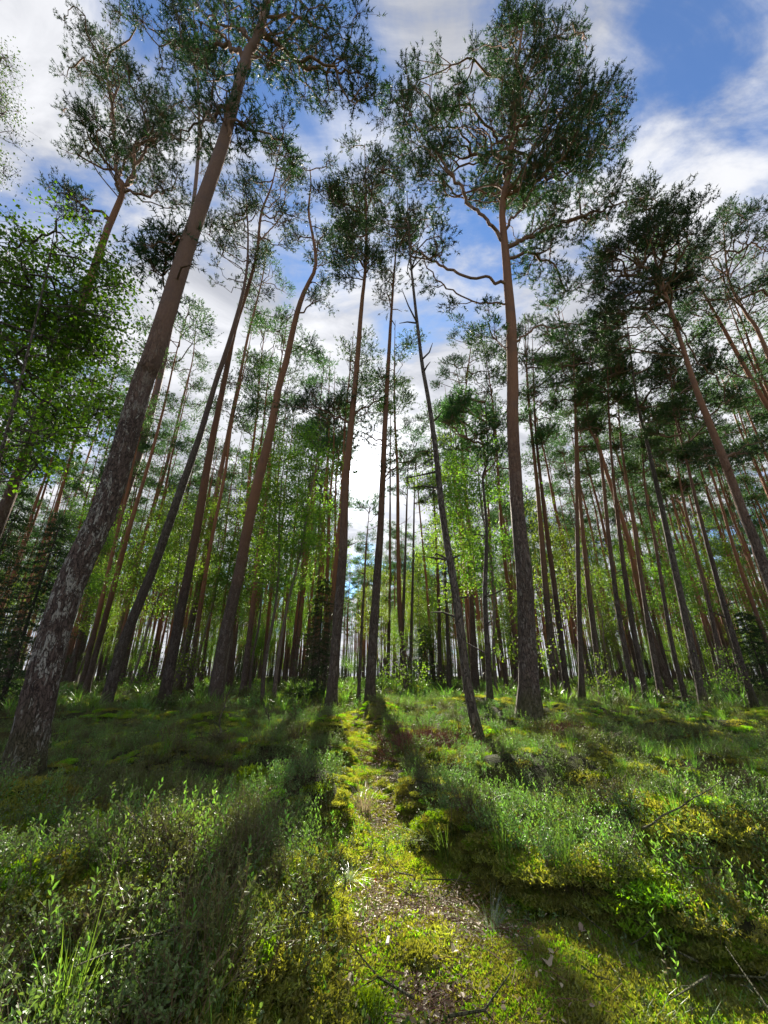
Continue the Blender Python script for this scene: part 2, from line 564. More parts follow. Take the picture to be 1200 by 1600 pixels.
# ------------------------------------------------------------------ branching
class Graph:
    """joins foliage points to a trunk by the cheapest outward-growing route"""
    def __init__(self, trunk):
        self.P = [np.asarray(p, float) for p in trunk]
        self.par = [-1] * len(trunk)
        self.cost = [0.0] * len(trunk)
        self.ntr = len(trunk)

    def chain(self, pts):
        P = np.array(self.P[:self.ntr])
        k = int(np.argmin(((P - pts[0]) ** 2).sum(1)))
        for p in pts[1:]:
            self.P.append(np.asarray(p, float)); self.par.append(k)
            self.cost.append(self.cost[k] + float(np.linalg.norm(self.P[-1] - self.P[k])) * .6)
            k = len(self.P) - 1
        return k

    def grow(self, targets, axis, rise=.25, w=.42):
        tgt = np.asarray(targets)
        order = np.argsort(np.hypot(tgt[:, 0] - axis[0], tgt[:, 1] - axis[1]))
        n0 = len(self.P)
        P = np.zeros((n0 + len(tgt), 3)); P[:n0] = self.P
        C = np.zeros(len(P)); C[:n0] = self.cost
        n = n0
        for i in order:
            p = tgt[i]
            d = np.linalg.norm(P[:n] - p, axis=1)
            pen = np.maximum(0, P[:n, 2] + rise * d - p[2])
            c = d + w * C[:n] + 1.2 * pen + (d < .05) * 5
            k = int(np.argmin(c))
            P[n] = p; C[n] = C[k] + d[k]
            self.P.append(p); self.par.append(k); self.cost.append(C[n])
            n += 1

    def finish(self, r0=.0085, power=.44, rmax=.09):
        n = len(self.P)
        cnt = np.ones(n); cnt[:self.ntr] = 0
        for i in range(n - 1, self.ntr - 1, -1):
            if self.par[i] >= self.ntr:
                cnt[self.par[i]] += cnt[i]
        self.cnt = cnt
        self.rad = np.minimum(r0 * cnt ** power, rmax)
        lim = np.full(n, -1)
        for i in range(self.ntr, n):
            lim[i] = i if self.par[i] < self.ntr else lim[self.par[i]]
        self.lim = lim

    def edges(self, ids, g, jit=.07):
        P = np.array(self.P); par = np.array(self.par)
        ids = np.asarray(ids, int)
        a, b = P[par[ids]], P[ids]
        ra = np.where(par[ids] >= self.ntr, self.rad[np.maximum(par[ids], 0)], self.rad[ids] * 1.25)
        rb = self.rad[ids]
        ra = np.minimum(ra, rb * 1.8)
        L = np.linalg.norm(b - a, axis=1, keepdims=True)
        m1 = a * .67 + b * .33 + g.normal(size=a.shape) * jit * L + np.array([0, 0, -.03]) * L
        m2 = a * .33 + b * .67 + g.normal(size=a.shape) * jit * L
        r1, r2 = ra * .67 + rb * .33, ra * .33 + rb * .67
        return np.concatenate([a, m1, m2]), np.concatenate([m1, m2, b]), np.concatenate([ra, r1, r2]), np.concatenate([r1, r2, rb])

    def outdirs(self, ids):
        P = np.array(self.P); par = np.array(self.par)
        return unit(P[ids] - P[par[ids]])


def pine_foliage(mb, g, pts, out, shoots, spread, L, nn, nl, nw, twig=True, mt=1, mn=0):
    n = len(pts)
    o = np.repeat(out, shoots, 0)
    c = np.repeat(pts, shoots, 0)
    k = len(c)
    off = g.normal(size=(k, 3)) * np.array([spread, spread, spread * .5])
    base = c + off + o * g.uniform(0, spread, (k, 1))
    d = unit(o * .45 + unit(off) * .55 + np.array([0, 0, .55]) + g.normal(size=(k, 3)) * .35)
    if twig:
        prisms(mb, c, base + d * L * .8, .003, .0015, 3, mt)
    needles(mb, base, d, L, nn, nl, nw, mn, g)


def envelope_points(g, prof, n, clump=2.2, shell=.6, accept=None, depth=1.0, per=0):
    """prof rows: z, cx, cy, radius. Points gathered in clumps inside the outline"""
    prof = np.array(sorted(prof))
    z0, z1 = prof[0, 0], prof[-1, 0]
    res = []
    pads = max(6, n // (per or (8 if n < 500 else 13)))
    ph = g.uniform(0, 6.28, (3, 4)); fr = g.uniform(.7, 1.4, (3, 4)) * clump
    tries = 0
    while len(res) < pads and tries < n * 60:
        tries += 1
        z = g.uniform(z0, z1)
        r = np.interp(z, prof[:, 0], prof[:, 3])
        if g.uniform() > (r / prof[:, 3].max()) ** 1.3:
            continue
        th = g.uniform(0, 6.28)
        q = r * g.uniform() ** (.5 if shell < .5 else .5 * (1 - shell) + .12)
        p = np.array([np.interp(z, prof[:, 0], prof[:, 1]) + q * np.cos(th), np.interp(z, prof[:, 0], prof[:, 2]) + q * np.sin(th) * depth, z])
        if accept is not None and not accept(p[None])[0]:
            continue
        f = sum(math.sin(fr[0, i] * p[0] + ph[0, i]) + math.sin(fr[1, i] * p[1] + ph[1, i]) + math.sin(fr[2, i] * 1.3 * p[2] + ph[2, i]) for i in range(2))
        if f < g.uniform(-2.2, .9):
            continue
        res.append(p)
    res = np.array(res)
    sp_ = np.clip(prof[:, 3].max() * .13, .14, .36)
    if accept is not None:
        out = np.zeros((0, 3))
        for _ in range(8):
            k = res[g.integers(0, len(res), n)] + g.normal(size=(n, 3)) * np.array([sp_, sp_, sp_ * .6])
            out = np.vstack([out, k[accept(k)]])
            if len(out) > n:
                break
        return out[:n]
    out = res[np.arange(n) % len(res)] + g.normal(size=(n, 3)) * np.array([sp_, sp_, sp_ * .55])
    return out


# ------------------------------------------------------------------ hand-placed pines
def trunk_mesh(pts, rad, mat, sides, rows, big=False, stubs=0, g=None):
    mb = MB()
    if big:
        cells = g.uniform(0, 1, (6000, 3))
        # bark plates as real relief: nearest and second-nearest plate centre on the unrolled trunk
        H = pts[-1][2] - pts[0][2]
        sx, sz = .026, .075
        nth = max(8, int(2 * np.pi * rad.mean() / sx)); nz = int(H / sz)
        jx = g.uniform(-.42, .42, (nz + 3, nth)); jz = g.uniform(-.42, .42, (nz + 3, nth)); hh = g.uniform(.3, 1, (nz + 3, nth))

        def disp(th, z, r):
            U = (th / (2 * np.pi) * nth) + .6 * np.sin(z * 3.1) + 0 * z
            W = (z - pts[0][2]) / sz + 0 * th + .45 * np.sin(th * 5) + .3 * np.sin(U * 2.1)
            f1 = np.full(U.shape, 9.); f2 = np.full(U.shape, 9.); hv = np.zeros(U.shape)
            iu, iw = np.floor(U).astype(int), np.floor(W).astype(int)
            for du in (-1, 0, 1):
                for dw in (-1, 0, 1):
                    cu, cw = (iu + du) % nth, np.clip(iw + dw, 0, nz + 2)
                    d = np.hypot(iu + du + .5 + jx[cw, cu] - U, iw + dw + .5 + jz[cw, cu] - W)
                    closer = d < f1
                    f2 = np.where(closer, f1, np.minimum(f2, d)); hv = np.where(closer, hh[cw, cu], hv)
                    f1 = np.where(closer, d, f1)
            rel = sstep(f2 - f1, 0, .35) * hv
            fade = .16 + .84 * (1 - sstep(z + .5 * np.sin(th * 3), 3.2, 5.4))
            flare = .03 * np.exp(-np.maximum(z, 0) / .25) * (1 + .5 * np.sin(3 * th + 1) + .3 * np.sin(5 * th))
            return (rel - .6) * .010 * fade + flare
    else:
        ph = g.uniform(0, 6.28, 4)

        def disp(th, z, r):
            return r * (.05 * np.sin(2 * th + z * .9 + ph[0]) + .035 * np.sin(5 * th + z * 3.1 + ph[1]) + .03 * np.sin(z * 7 + 3 * th + ph[2])) \
                + r * .55 * np.exp(-np.maximum(z, 0) / .26) * (1 + .4 * np.sin(4 * th + ph[3]))
    pp = spline(pts, rows)
    s = np.linspace(0, 1, len(rad)); rr = np.interp(np.linspace(0, 1, rows), s, rad)
    tube(mb, pp, rr, sides, 0, disp)
    for _ in range(stubs):
        k = int(g.uniform(.12, .8) * rows)
        th = g.uniform(0, 6.28)
        d = unit(np.array([math.cos(th), math.sin(th), g.uniform(-.1, .6)]))
        L = g.uniform(.12, .9) * (1.0 if g.uniform() < .35 else .4)
        m_ = pp[k] + d * (rr[k] + L * .5)
        e_ = m_ + unit(d + g.normal(size=3) * .35) * L * .5
        prisms(mb, np.array([pp[k], m_]), np.array([m_, e_]), np.array([.018, .012]), np.array([.012, .005]), 5, 0)
    return mb.mesh('trunk', [mat], True), pp, rr


def hero(name, label, px, w0, crown=None, n=160, limbs=(), detail=1.0, y=None, basez=.15, mat='bark', tip=None, cat='tree', group=None,
         big=False, sides=16, leaf='needle', kind='pine', wtop=None, stubs=7, limb_parts=10, spread=.12, nl=.075, nw=.016, dens=1.15, lean_y=0.0, seed=0, clump=1.3):
    g = np.random.default_rng(5000 + seed + int(px[0][0]) * 7 + int(px[-1][0]))
    b = on_ground(px[0][0], px[0][1], basez) if y is None else on_depth(px[0][0], px[0][1], y)
    Y = b[1]
    pts = [on_depth(u, v, Y) for u, v in px]
    gz = float(height(b[0], Y))
    d0 = unit(pts[1] - pts[0])
    foot = pts[0] + d0 * ((gz - .12 - pts[0][2]) / d0[2])
    pts = [foot] + [p for p in pts if p[2] > gz + .5]
    zb = b[1] * CP + (b[2] - EYE) * SP
    w0 = w0 * .72
    r0 = w0 / 2 * zb / FPX * math.cos(math.atan2(abs(b[0]), Y) * .9)
    if tip is not None:
        pts.append(on_depth(tip[0], tip[1], Y))
    pts = np.array(pts)
    for i in range(1, len(pts)):
        pts[i, 1] += lean_y * (pts[i, 2] - pts[0, 2]) + (g.uniform(-.05, .05) if i < len(pts) - 1 else 0)
    org = np.array([foot[0], foot[1], gz])
    loc = pts - org
    H = loc[-1, 2]
    rows = 40 if not big else 900
    s = np.linspace(0, 1, 24)
    fade = 1.25 if wtop is None else 1.0
    end = .12 if wtop is None else wtop / w0
    rad = r0 * (1 - (1 - end) * s ** fade)
    rt = root(name, label, cat, org, group)
    me, pp, rr = trunk_mesh(loc, rad, M[mat], sides if not big else 220, rows, big, stubs, g)
    part('trunk', me, rt)
    if crown is None:
        return rt
    prof = []
    for row in crown:
        v, uL, uR = row
        A, B = on_depth(uL, v, Y) - org, on_depth(uR, v, Y) - org
        prof.append((A[2], (A[0] + B[0]) / 2, (lean_y * A[2]), max(.12, (B[0] - A[0]) / 2)))
    zc0 = min(p[0] for p in prof)
    # extra nodes on the trunk over the crown
    zlow = min([zc0 - 1.6] + [on_depth(*lm[0][0], Y)[2] - org[2] - .2 for lm in limbs])
    zs = np.arange(max(zlow, .8), H, .3)
    tn = np.stack([np.interp(zs, pp[:, 2], pp[:, k]) for k in range(3)], 1)
    tn[:, 2] = zs
    G = Graph(tn)
    extra = []
    for lm in limbs:
        lp, cnt, sp_ = lm
        dy = g.uniform(-.25, .25) * (0 if len(lm) < 4 else 1)
        q = [on_depth(u, v, Y + lean_y * 0) - org for u, v in lp]
        q = spline(q, max(4, int(np.linalg.norm(q[-1] - q[0]) / .35)))
        q[1:, 1] += np.linspace(0, 1, len(q) - 1) * g.uniform(.1, .9)
        q[1:-1] += g.normal(size=(len(q) - 2, 3)) * .03
        G.chain(q)
        k0 = len(q) // 3
        for _ in range(int(cnt * 1.6)):
            c = q[g.integers(k0, len(q))]
            extra.append(c + g.normal(size=3) * sp_ * np.array([1, 1, .7]))
    cr = np.array(sorted(crown), float)

    def inside(p):
        u, v, zc_ = pix(p + org)
        u = u + (14 * np.sin(v * .071 + cr[0, 1]) + 9 * np.sin(v * .19 + 1)) * min(1, (cr[:, 2] - cr[:, 1]).max() / 160)
        return (v > cr[0, 0] - 3) & (v < cr[-1, 0] + 6) & (u > np.interp(v, cr[:, 0], cr[:, 1])) & (u < np.interp(v, cr[:, 0], cr[:, 2])) & (zc_ > .5)
    E = envelope_points(g, prof, n, clump=clump, accept=inside, depth=.75, per=0 if kind == 'pine' else 3)
    if extra:
        E = np.vstack([E, np.array(extra)]) if len(E) else np.array(extra)
    axis = np.array([np.mean([p[1] for p in prof]), 0])
    G.grow(E, axis)
    G.finish(.0085 if kind == 'pine' else .006, .44, r0 * .45)
    ids = np.arange(G.ntr, len(G.P))
    lims, counts = np.unique(G.lim[ids], return_counts=True)
    order = lims[np.argsort(-counts)][:limb_parts]
    used = np.zeros(len(G.P), bool)
    for l in order:
        sel = ids[(G.lim[ids] == l) & (G.cnt[ids] >= 3)]
        if len(sel) < 2:
            continue
        mb = MB()
        a, b2, ra, rb = G.edges(sel, g)
        prisms(mb, a, b2, ra, rb, 6)
        part('limb', mb.mesh('limb', [M['limb'] if kind == 'pine' else M['dark_bark']], True), rt)
        used[sel] = True
    mb = MB()
    rest = ids[~used[ids]]
    a, b2, ra, rb = G.edges(rest, g)
    prisms(mb, a, b2, ra, rb, 4, 1)
    leafy = ids[G.cnt[ids] <= (1 if kind == 'pine' and n > 60 else 3)]
    P = np.array(G.P)
    od = G.outdirs(leafy)
    if kind == 'pine':
        sh = max(4, int((21 if n > 60 else 13) * dens))
        pine_foliage(mb, g, P[leafy], od, sh, spread, .17, int(16 * detail), nl, nw * 1.1)
    else:
        sh = int(46 * dens)
        c = np.repeat(P[leafy], sh, 0)
        k = len(c)
        off = g.normal(size=(k, 3)) * np.array([spread, spread, spread * .6])
        leaves(mb, c + off, nl, 0, g, .5)
        prisms(mb, c[::6], c[::6] + off[::6], .004, .002, 3, 1)
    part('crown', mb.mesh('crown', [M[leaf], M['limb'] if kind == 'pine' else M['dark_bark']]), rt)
    return rt


def auto(vt, vb, uc, hw, ut=None):
    """crown outline between two image heights: widest two fifths down"""
    return [(vt, uc - hw * .25, uc + hw * .25), (vt + (vb - vt) * .2, uc - hw * .75, uc + hw * .75), (vt + (vb - vt) * .45, uc - hw, uc + hw),
            (vt + (vb - vt) * .75, uc - hw * .8, uc + hw * .8), (vb, uc - hw * .35, uc + hw * .35)]


# T1: the great leaning trunk at the left edge
hero('pine_tree', 'thickest pine, leaning at the left edge with pale lichen flakes and moss at its foot',
     [(30, 1220), (45, 1150), (100, 950), (165, 775), (220, 600), (245, 550), (300, 375), (350, 215), (385, 90), (420, 0)], 82,
     crown=[(-300, 400, 560), (-220, 330, 640), (-120, 330, 640), (-40, 400, 600)], n=170, tip=(500, -300), wtop=7,
     limbs=[(((395, 60), (440, 20), (490, 10), (530, 40), (556, 80)), 26, .28), (((398, 45), (430, 60), (470, 70), (505, 60)), 20, .26),
            (((372, 130), (392, 95), (430, 40), (480, -10)), 16, .3), (((362, 165), (345, 185), (320, 165), (290, 130)), 14, .28),
            (((350, 215), (385, 180), (405, 165), (430, 160)), 10, .22), (((380, 100), (350, 60), (300, 50), (250, 20)), 26, .3),
            (((300, 375), (275, 370), (250, 380), (235, 395)), 8, .2), (((390, 75), (370, 20), (330, -10), (300, -40)), 16, .3)],
     mat='bark_big', big=True, stubs=14, spread=.115, basez=.06, nl=.08, nw=.014, dens=1.3, limb_parts=14)
# T24 emerges left of it
hero('pine_tree', 'dark pine directly behind the thick leaning trunk, its crown against the sky at top left',
     [(108, 1075), (120, 1030), (150, 910), (210, 730), (245, 610), (288, 400), (305, 300), (311, 200), (308, 100), (302, 20)], 24,
     crown=[(-40, 230, 380), (20, 205, 400), (90, 215, 400), (170, 250, 420), (250, 260, 400), (310, 275, 370)], n=230, tip=(300, -60),
     mat='dark_bark', spread=.2, limb_parts=12)
hero('pine_tree', 'pine leaning in from the left edge, forked orange upper trunk with sparse open crown',
     [(-135, 1135), (0, 815), (50, 685), (90, 575), (130, 475), (165, 370), (192, 305)], 40,
     crown=[(-10, 120, 190), (50, 100, 215), (110, 95, 235), (180, 92, 285), (250, 100, 290), (310, 130, 270)], n=130, tip=(188, 285), wtop=20,
     limbs=[(((192, 305), (181, 275), (188, 235), (203, 190), (215, 165)), 14, .3), (((192, 305), (205, 265), (222, 225), (240, 185), (252, 140)), 18, .3),
            (((192, 308), (215, 305), (235, 295), (248, 265), (262, 240)), 12, .3), (((185, 285), (178, 225), (168, 160), (150, 60), (140, 20)), 20, .28),
            (((170, 345), (130, 315), (105, 290), (85, 265), (75, 245)), 9, .22), (((192, 250), (225, 220), (262, 200), (285, 205)), 12, .25)],
     spread=.12, dens=1.15, nw=.015)
hero('pine_tree', 'slightly bent dark pine, second large trunk right of the lichen-covered one',
     [(165, 1102), (195, 1000), (240, 890), (280, 775), (310, 685), (335, 600), (352, 550), (372, 490), (384, 430), (388, 375)], 27,
     crown=[(290, 350, 395), (320, 325, 415), (370, 310, 430), (420, 310, 430), (470, 330, 410)], n=120, tip=(385, 300), mat='dark_bark')
hero('pine_tree', 'thin pine between the bent dark trunk and the thick lichen-covered one',
     [(182, 1075), (185, 1000), (220, 860), (260, 725), (290, 605), (301, 560)], 15, leaf='needle_far', crown=auto(500, 660, 300, 48), n=80, tip=(306, 505))
hero('pine_tree', 'dark-footed pine with a reddish upper trunk bending right into a tall thin crown',
     [(255, 1100), (280, 965), (305, 840), (330, 700), (350, 600), (367, 510), (385, 455), (402, 395), (408, 335), (425, 285)], 25,
     crown=[(212, 415, 460), (250, 395, 475), (300, 375, 480), (350, 360, 470), (400, 350, 450)], n=150, tip=(438, 225),
     limbs=[(((402, 380), (425, 355), (440, 330), (445, 290), (455, 255)), 12, .25)])
hero('pine_tree', 'slim red pine just right of the dark-footed one, leaning the same way',
     [(277, 1082), (310, 920), (340, 765), (370, 610), (387, 525), (400, 475), (412, 425)], 17, leaf='needle_far', crown=auto(350, 520, 415, 42), n=80, tip=(420, 360))
hero('pine_tree', 'reddish pine with an S-bent top beside the low dead sapling',
     [(335, 1100), (350, 1000), (370, 910), (395, 790), (420, 685), (437, 600), (445, 575), (463, 495), (476, 455), (493, 415), (489, 370), (482, 330), (486, 290)], 31,
     crown=[(225, 470, 510), (280, 455, 520), (340, 465, 522), (400, 455, 520), (470, 430, 520), (540, 430, 500)], n=110, tip=(484, 262), dens=.8)
hero('pine_tree', 'tall pine crossing the bright sun, with a dense dark bushy top',
     [(517, 1112), (525, 1000), (535, 880), (540, 760), (548, 675), (555, 600), (557, 575), (565, 480), (572, 390)], 23,
     crown=[(222, 545, 590), (250, 520, 615), (290, 500, 632), (340, 505, 625), (390, 520, 600), (440, 525, 600)], n=340, tip=(570, 225), stubs=4,
     limbs=[(((541, 775), (533, 745), (536, 715), (546, 690)), 0, .1), (((552, 660), (530, 650), (500, 630), (480, 610)), 14, .3), (((553, 655), (580, 625), (600, 605)), 10, .3)], dens=1.35)
hero('pine_tree', 'straight pine right of the sun with a small sparse top',
     [(577, 1112), (583, 1000), (595, 815), (600, 700), (605, 600), (612, 480), (618, 400)], 21,
     crown=[(330, 605, 640), (370, 595, 655), (430, 590, 650), (500, 590, 640), (620, 575, 640)], n=60, tip=(622, 340), dens=.75,
     limbs=[(((592, 760), (612, 735), (632, 715), (645, 690)), 8, .22), (((600, 700), (585, 680), (572, 665)), 5, .2)])
hero('pine_tree', 'dark slender pine leaning left, standing out in front right of centre',
     [(750, 1158), (732, 1075), (717, 970), (707, 900), (692, 800), (680, 700), (667, 615), (660, 575), (647, 465), (640, 390)], 21,
     crown=[(285, 600, 660), (330, 590, 690), (390, 600, 690), (450, 610, 700)], n=26, tip=(636, 300), mat='dark_bark', stubs=16, dens=.7)
# T10: the main pine
hero('pine_tree', 'biggest pine right of centre, orange trunk, widest dark crown reaching the top of the picture',
     [(827, 1138), (825, 1000), (815, 875), (807, 775), (800, 650), (800, 590), (799, 525), (795, 450), (789, 375), (785, 320), (797, 260), (800, 180), (808, 100)], 41,
     crown=[(2, 805, 850), (40, 775, 895), (85, 725, 915), (130, 700, 950), (175, 690, 985), (225, 665, 975), (275, 650, 930), (320, 700, 880)],
     n=640, tip=(822, 12), stubs=10, detail=1.0, limb_parts=18, spread=.12, dens=1.25, nl=.085, nw=.016, clump=1.7,
     limbs=[(((793, 437), (730, 425), (690, 400), (650, 365), (622, 325), (608, 300)), 6, .25),
            (((796, 478), (740, 470), (695, 440), (668, 395), (640, 350)), 3, .25),
            (((784, 372), (740, 322), (702, 260), (668, 215), (640, 160), (650, 120)), 60, .42),
            (((789, 385), (840, 362), (900, 335), (950, 315), (985, 300)), 26, .32),
            (((787, 360), (830, 300), (870, 250), (920, 200)), 30, .4),
            (((790, 400), (840, 395), (880, 385), (905, 410)), 14, .3),
            (((800, 545), (850, 495), (900, 475), (915, 462)), 3, .2),
            (((799, 560), (770, 520), (765, 480)), 3, .15),
            (((797, 300), (850, 240), (900, 160), (960, 165)), 36, .36)])
hero('pine_tree', 'gnarled crooked pine with lichen-grey stem between the leaning one and the biggest one',
     [(767, 1122), (762, 1000), (757, 925), (761, 825), (755, 745), (763, 712)], 13, leaf='needle_far', crown=auto(590, 760, 745, 48), n=70, tip=(757, 610), mat='dark_bark', stubs=14)
hero('pine_tree', 'straight red pine behind and between the leaning dark pine and the gnarled one',
     [(745, 1082), (737, 950), (730, 800), (722, 675)], 13, crown=[(500, 720, 780), (550, 690, 800), (610, 680, 800), (680, 690, 780)], n=150, tip=(740, 505))
hero('pine_tree', 'left one of the pair of pines close behind the biggest trunk',
     [(867, 1092), (852, 920), (840, 765), (825, 610)], 16, leaf='needle_far', crown=auto(480, 640, 840, 60), n=120, tip=(820, 490))
hero('pine_tree', 'right one of the pair of pines close behind the biggest trunk',
     [(887, 1092), (870, 950), (852, 815), (837, 665)], 15, leaf='needle_far', crown=auto(520, 700, 850, 45), n=80, tip=(832, 530))
hero('pine_tree', 'upright pine with a straight trunk, first right of the pair behind the biggest trunk',
     [(910, 1102), (906, 950), (902, 775), (898, 640)], 13, leaf='needle_far', crown=auto(500, 680, 900, 55), n=130, tip=(895, 510))
hero('pine_tree', 'sturdier pine standing just right of the upright straight one',
     [(941, 1090), (922, 930), (907, 800), (903, 700)], 15, leaf='needle_far', crown=auto(560, 760, 905, 35), n=70, tip=(900, 570))
hero('pine_tree', 'pine with a kinked upper trunk, third from the upright straight one',
     [(995, 1102), (970, 975), (950, 840), (937, 710), (920, 665), (918, 620)], 14, leaf='needle_far', crown=auto(520, 700, 930, 50), n=110, tip=(925, 530))
hero('pine_tree', 'leaning reddish pine, twin of the kinked one, standing right beside it',
     [(1012, 1102), (985, 950), (965, 800), (952, 675)], 14, leaf='needle_far', crown=auto(520, 700, 955, 45), n=90, tip=(948, 530))
hero('pine_tree', 'thin left-leaning pine between the reddish twin and the dark thick one at right',
     [(1035, 1096), (1012, 965), (990, 820), (970, 695)], 14, leaf='needle_far', crown=auto(560, 720, 972, 45), n=90, tip=(962, 570))
hero('pine_tree', 'dark thick left-leaning pine right of the fallen log, crown of layered pads',
     [(1100, 1103), (1075, 990), (1045, 850), (1015, 715), (995, 615)], 20, crown=[(480, 960, 1010), (520, 920, 1050), (570, 915, 1070), (620, 925, 1060), (680, 960, 1060)],
     n=150, tip=(978, 490), mat='dark_bark')
hero('pine_tree', 'reddish left-leaning pine behind the dark thick one, straight and bare to the top',
     [(1072, 1097), (1047, 1000), (1025, 850), (1008, 750)], 12, leaf='needle_far', crown=auto(600, 770, 1000, 45), n=80, tip=(998, 610))
hero('pine_tree', 'long left-leaning pine rising from beside the bright sapling near the right edge',
     [(1182, 1112), (1155, 1035), (1125, 925), (1092, 810), (1070, 710), (1055, 645)], 16, leaf='needle_far', crown=auto(540, 720, 1070, 70), n=140, tip=(1045, 550))
hero('pine_tree', 'slim pine just left of the bright sapling near the right edge',
     [(1137, 1095), (1110, 950), (1065, 770)], 13, leaf='needle_far', crown=auto(640, 800, 1065, 45), n=80, tip=(1052, 650))
hero('pine_tree', 'thick orange pine cut by the right edge, tall layered crown over it',
     [(1275, 1130), (1190, 880), (1165, 810), (1135, 730), (1100, 645), (1082, 600), (1050, 490), (1025, 415)], 32,
     crown=[(292, 1010, 1085), (330, 985, 1110), (375, 960, 1110), (420, 930, 1105), (465, 905, 1085), (510, 905, 1070), (560, 930, 1060)], n=330, tip=(1008, 320), stubs=6,
     limbs=[(((1052, 500), (1080, 540), (1110, 570), (1150, 590)), 6, .3), (((1130, 725), (1160, 700), (1190, 690)), 8, .3)])
hero('pine_tree', 'pine at the far right edge whose crown is the darkest at right',
     [(1390, 1100), (1200, 560), (1165, 490), (1140, 435)], 30,
     crown=[(322, 1130, 1210), (350, 1090, 1250), (395, 1065, 1270), (440, 1055, 1270), (480, 1085, 1250)], n=300, tip=(1130, 350), stubs=5,
     limbs=[(((1215, 600), (1170, 590), (1130, 570), (1090, 550)), 10, .3)])
hero('pine_tree', 'orange pine in the dim left stand, nearest to the left edge of those behind',
     [(12, 1065), (50, 910), (85, 800), (115, 700), (135, 630)], 14, leaf='needle_far', crown=auto(500, 700, 165, 60), n=100, tip=(170, 520))
hero('pine_tree', 'thin reddish pine right of the orange one in the dim left stand',
     [(28, 1062), (50, 975), (100, 825), (165, 630)], 11, leaf='needle_far', crown=auto(520, 690, 190, 45), n=80, tip=(195, 530))
hero('pine_tree', 'slender pine rising behind the reddish S-bent one',
     [(385, 1065), (410, 840), (430, 685)], 9, leaf='needle_far', crown=auto(590, 740, 440, 45), n=90, tip=(440, 600))
hero('pine_tree', 'thin black-barked pine between the S-bent pine and the small dark spruce',
     [(457, 1076), (472, 890), (487, 715)], 9, leaf='needle_far', crown=auto(640, 780, 488, 40), n=80, tip=(490, 650), mat='dark_bark')
hero('pine_tree', 'thin pine standing in the gap between the two trunks beside the sun',
     [(560, 1095), (567, 950), (575, 820)], 8, leaf='needle_far', crown=auto(772, 850, 577, 24), n=9, tip=(580, 780))
hero('pine_tree', 'narrow pine just right of the straight one beside the sun',
     [(606, 1078), (609, 900), (610, 675)], 8, leaf='needle_far', crown=auto(600, 740, 612, 28), n=60, tip=(612, 610))
hero('pine_tree', 'dark thin pine in the group of three right of the sun, the leftmost',
     [(625, 1078), (632, 900), (637, 750)], 9, leaf='needle_far', crown=auto(690, 820, 640, 30), n=60, tip=(640, 700), mat='dark_bark')
hero('pine_tree', 'middle one of the three dark thin pines right of the sun',
     [(640, 1080), (645, 900), (648, 750)], 8, leaf='needle_far', crown=auto(680, 800, 650, 28), n=60, tip=(650, 690), mat='dark_bark')
hero('pine_tree', 'reddish left one of the close pair behind the leaning dark pine',
     [(688, 1080), (684, 900), (675, 720)], 9, leaf='needle_far', crown=auto(640, 780, 674, 40), n=90, tip=(673, 650))
hero('pine_tree', 'darker right one of the close pair behind the leaning dark pine',
     [(702, 1082), (698, 950), (692, 830)], 9, leaf='needle_far', crown=auto(700, 840, 690, 35), n=60, tip=(688, 710), mat='dark_bark')

HERO_XY = [(o.location.x, o.location.y) for o in bpy.data.objects if o.get('category') == 'tree']

# ------------------------------------------------------------------ pine kinds for the stand behind
def proto_pine(seed, H, zc, rc, n, r0, dens=.8):
    g = np.random.default_rng(seed)
    k = 7
    z = np.linspace(-.15, H, k)
    pts = np.stack([np.cumsum(g.normal(size=k) * .09), np.cumsum(g.normal(size=k) * .09), z], 1)
    pts[:, :2] -= pts[0, :2]
    rad = r0 * .8 * (1 - .9 * np.linspace(0, 1, 20) ** 1.3)
    me, pp, rr = trunk_mesh(pts, rad, M['bark_far'], 9, 26, False, 12, g)
    tx, ty = np.interp([zc, H], pp[:, 2], pp[:, 0]), np.interp([zc, H], pp[:, 2], pp[:, 1])
    prof = [(zc, tx[0], ty[0], rc * .45), (zc + (H - zc) * .3, tx[0], ty[0], rc * .85), (zc + (H - zc) * .6, tx[1], ty[1], rc), (zc + (H - zc) * .85, tx[1], ty[1], rc * .7), (H + .2, tx[1], ty[1], rc * .2)]
    zs = np.arange(zc - 1.5, H, .35)
    tn = np.stack([np.interp(zs, pp[:, 2], pp[:, i]) for i in range(2)] + [zs], 1)
    G = Graph(tn)
    G.grow(envelope_points(g, prof, n, clump=1.5), (tx[0], ty[0]))
    G.finish(.009, .44, r0 * .4)
    ids = np.arange(G.ntr, len(G.P))
    mb = MB()
    a, b, ra, rb = G.edges(ids, g)
    prisms(mb, a, b, ra, rb, 3, 1)
    leafy = ids[G.cnt[ids] <= 3]
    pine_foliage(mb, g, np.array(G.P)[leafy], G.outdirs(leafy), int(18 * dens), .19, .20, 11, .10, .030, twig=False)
    return me, mb.mesh('crown', [M['needle_far'], M['limb']])


PINES = [proto_pine(100 + i, *p) for i, p in enumerate([
    (21, 13, 1.9, 110, .15), (23, 15, 1.7, 100, .16), (19, 11, 1.8, 110, .13), (22, 14, 2.2, 130, .17),
    (20, 13.5, 1.5, 80, .12), (18, 11.5, 1.6, 90, .11), (24, 16, 2.0, 110, .17), (21, 12.5, 1.5, 90, .13)])]

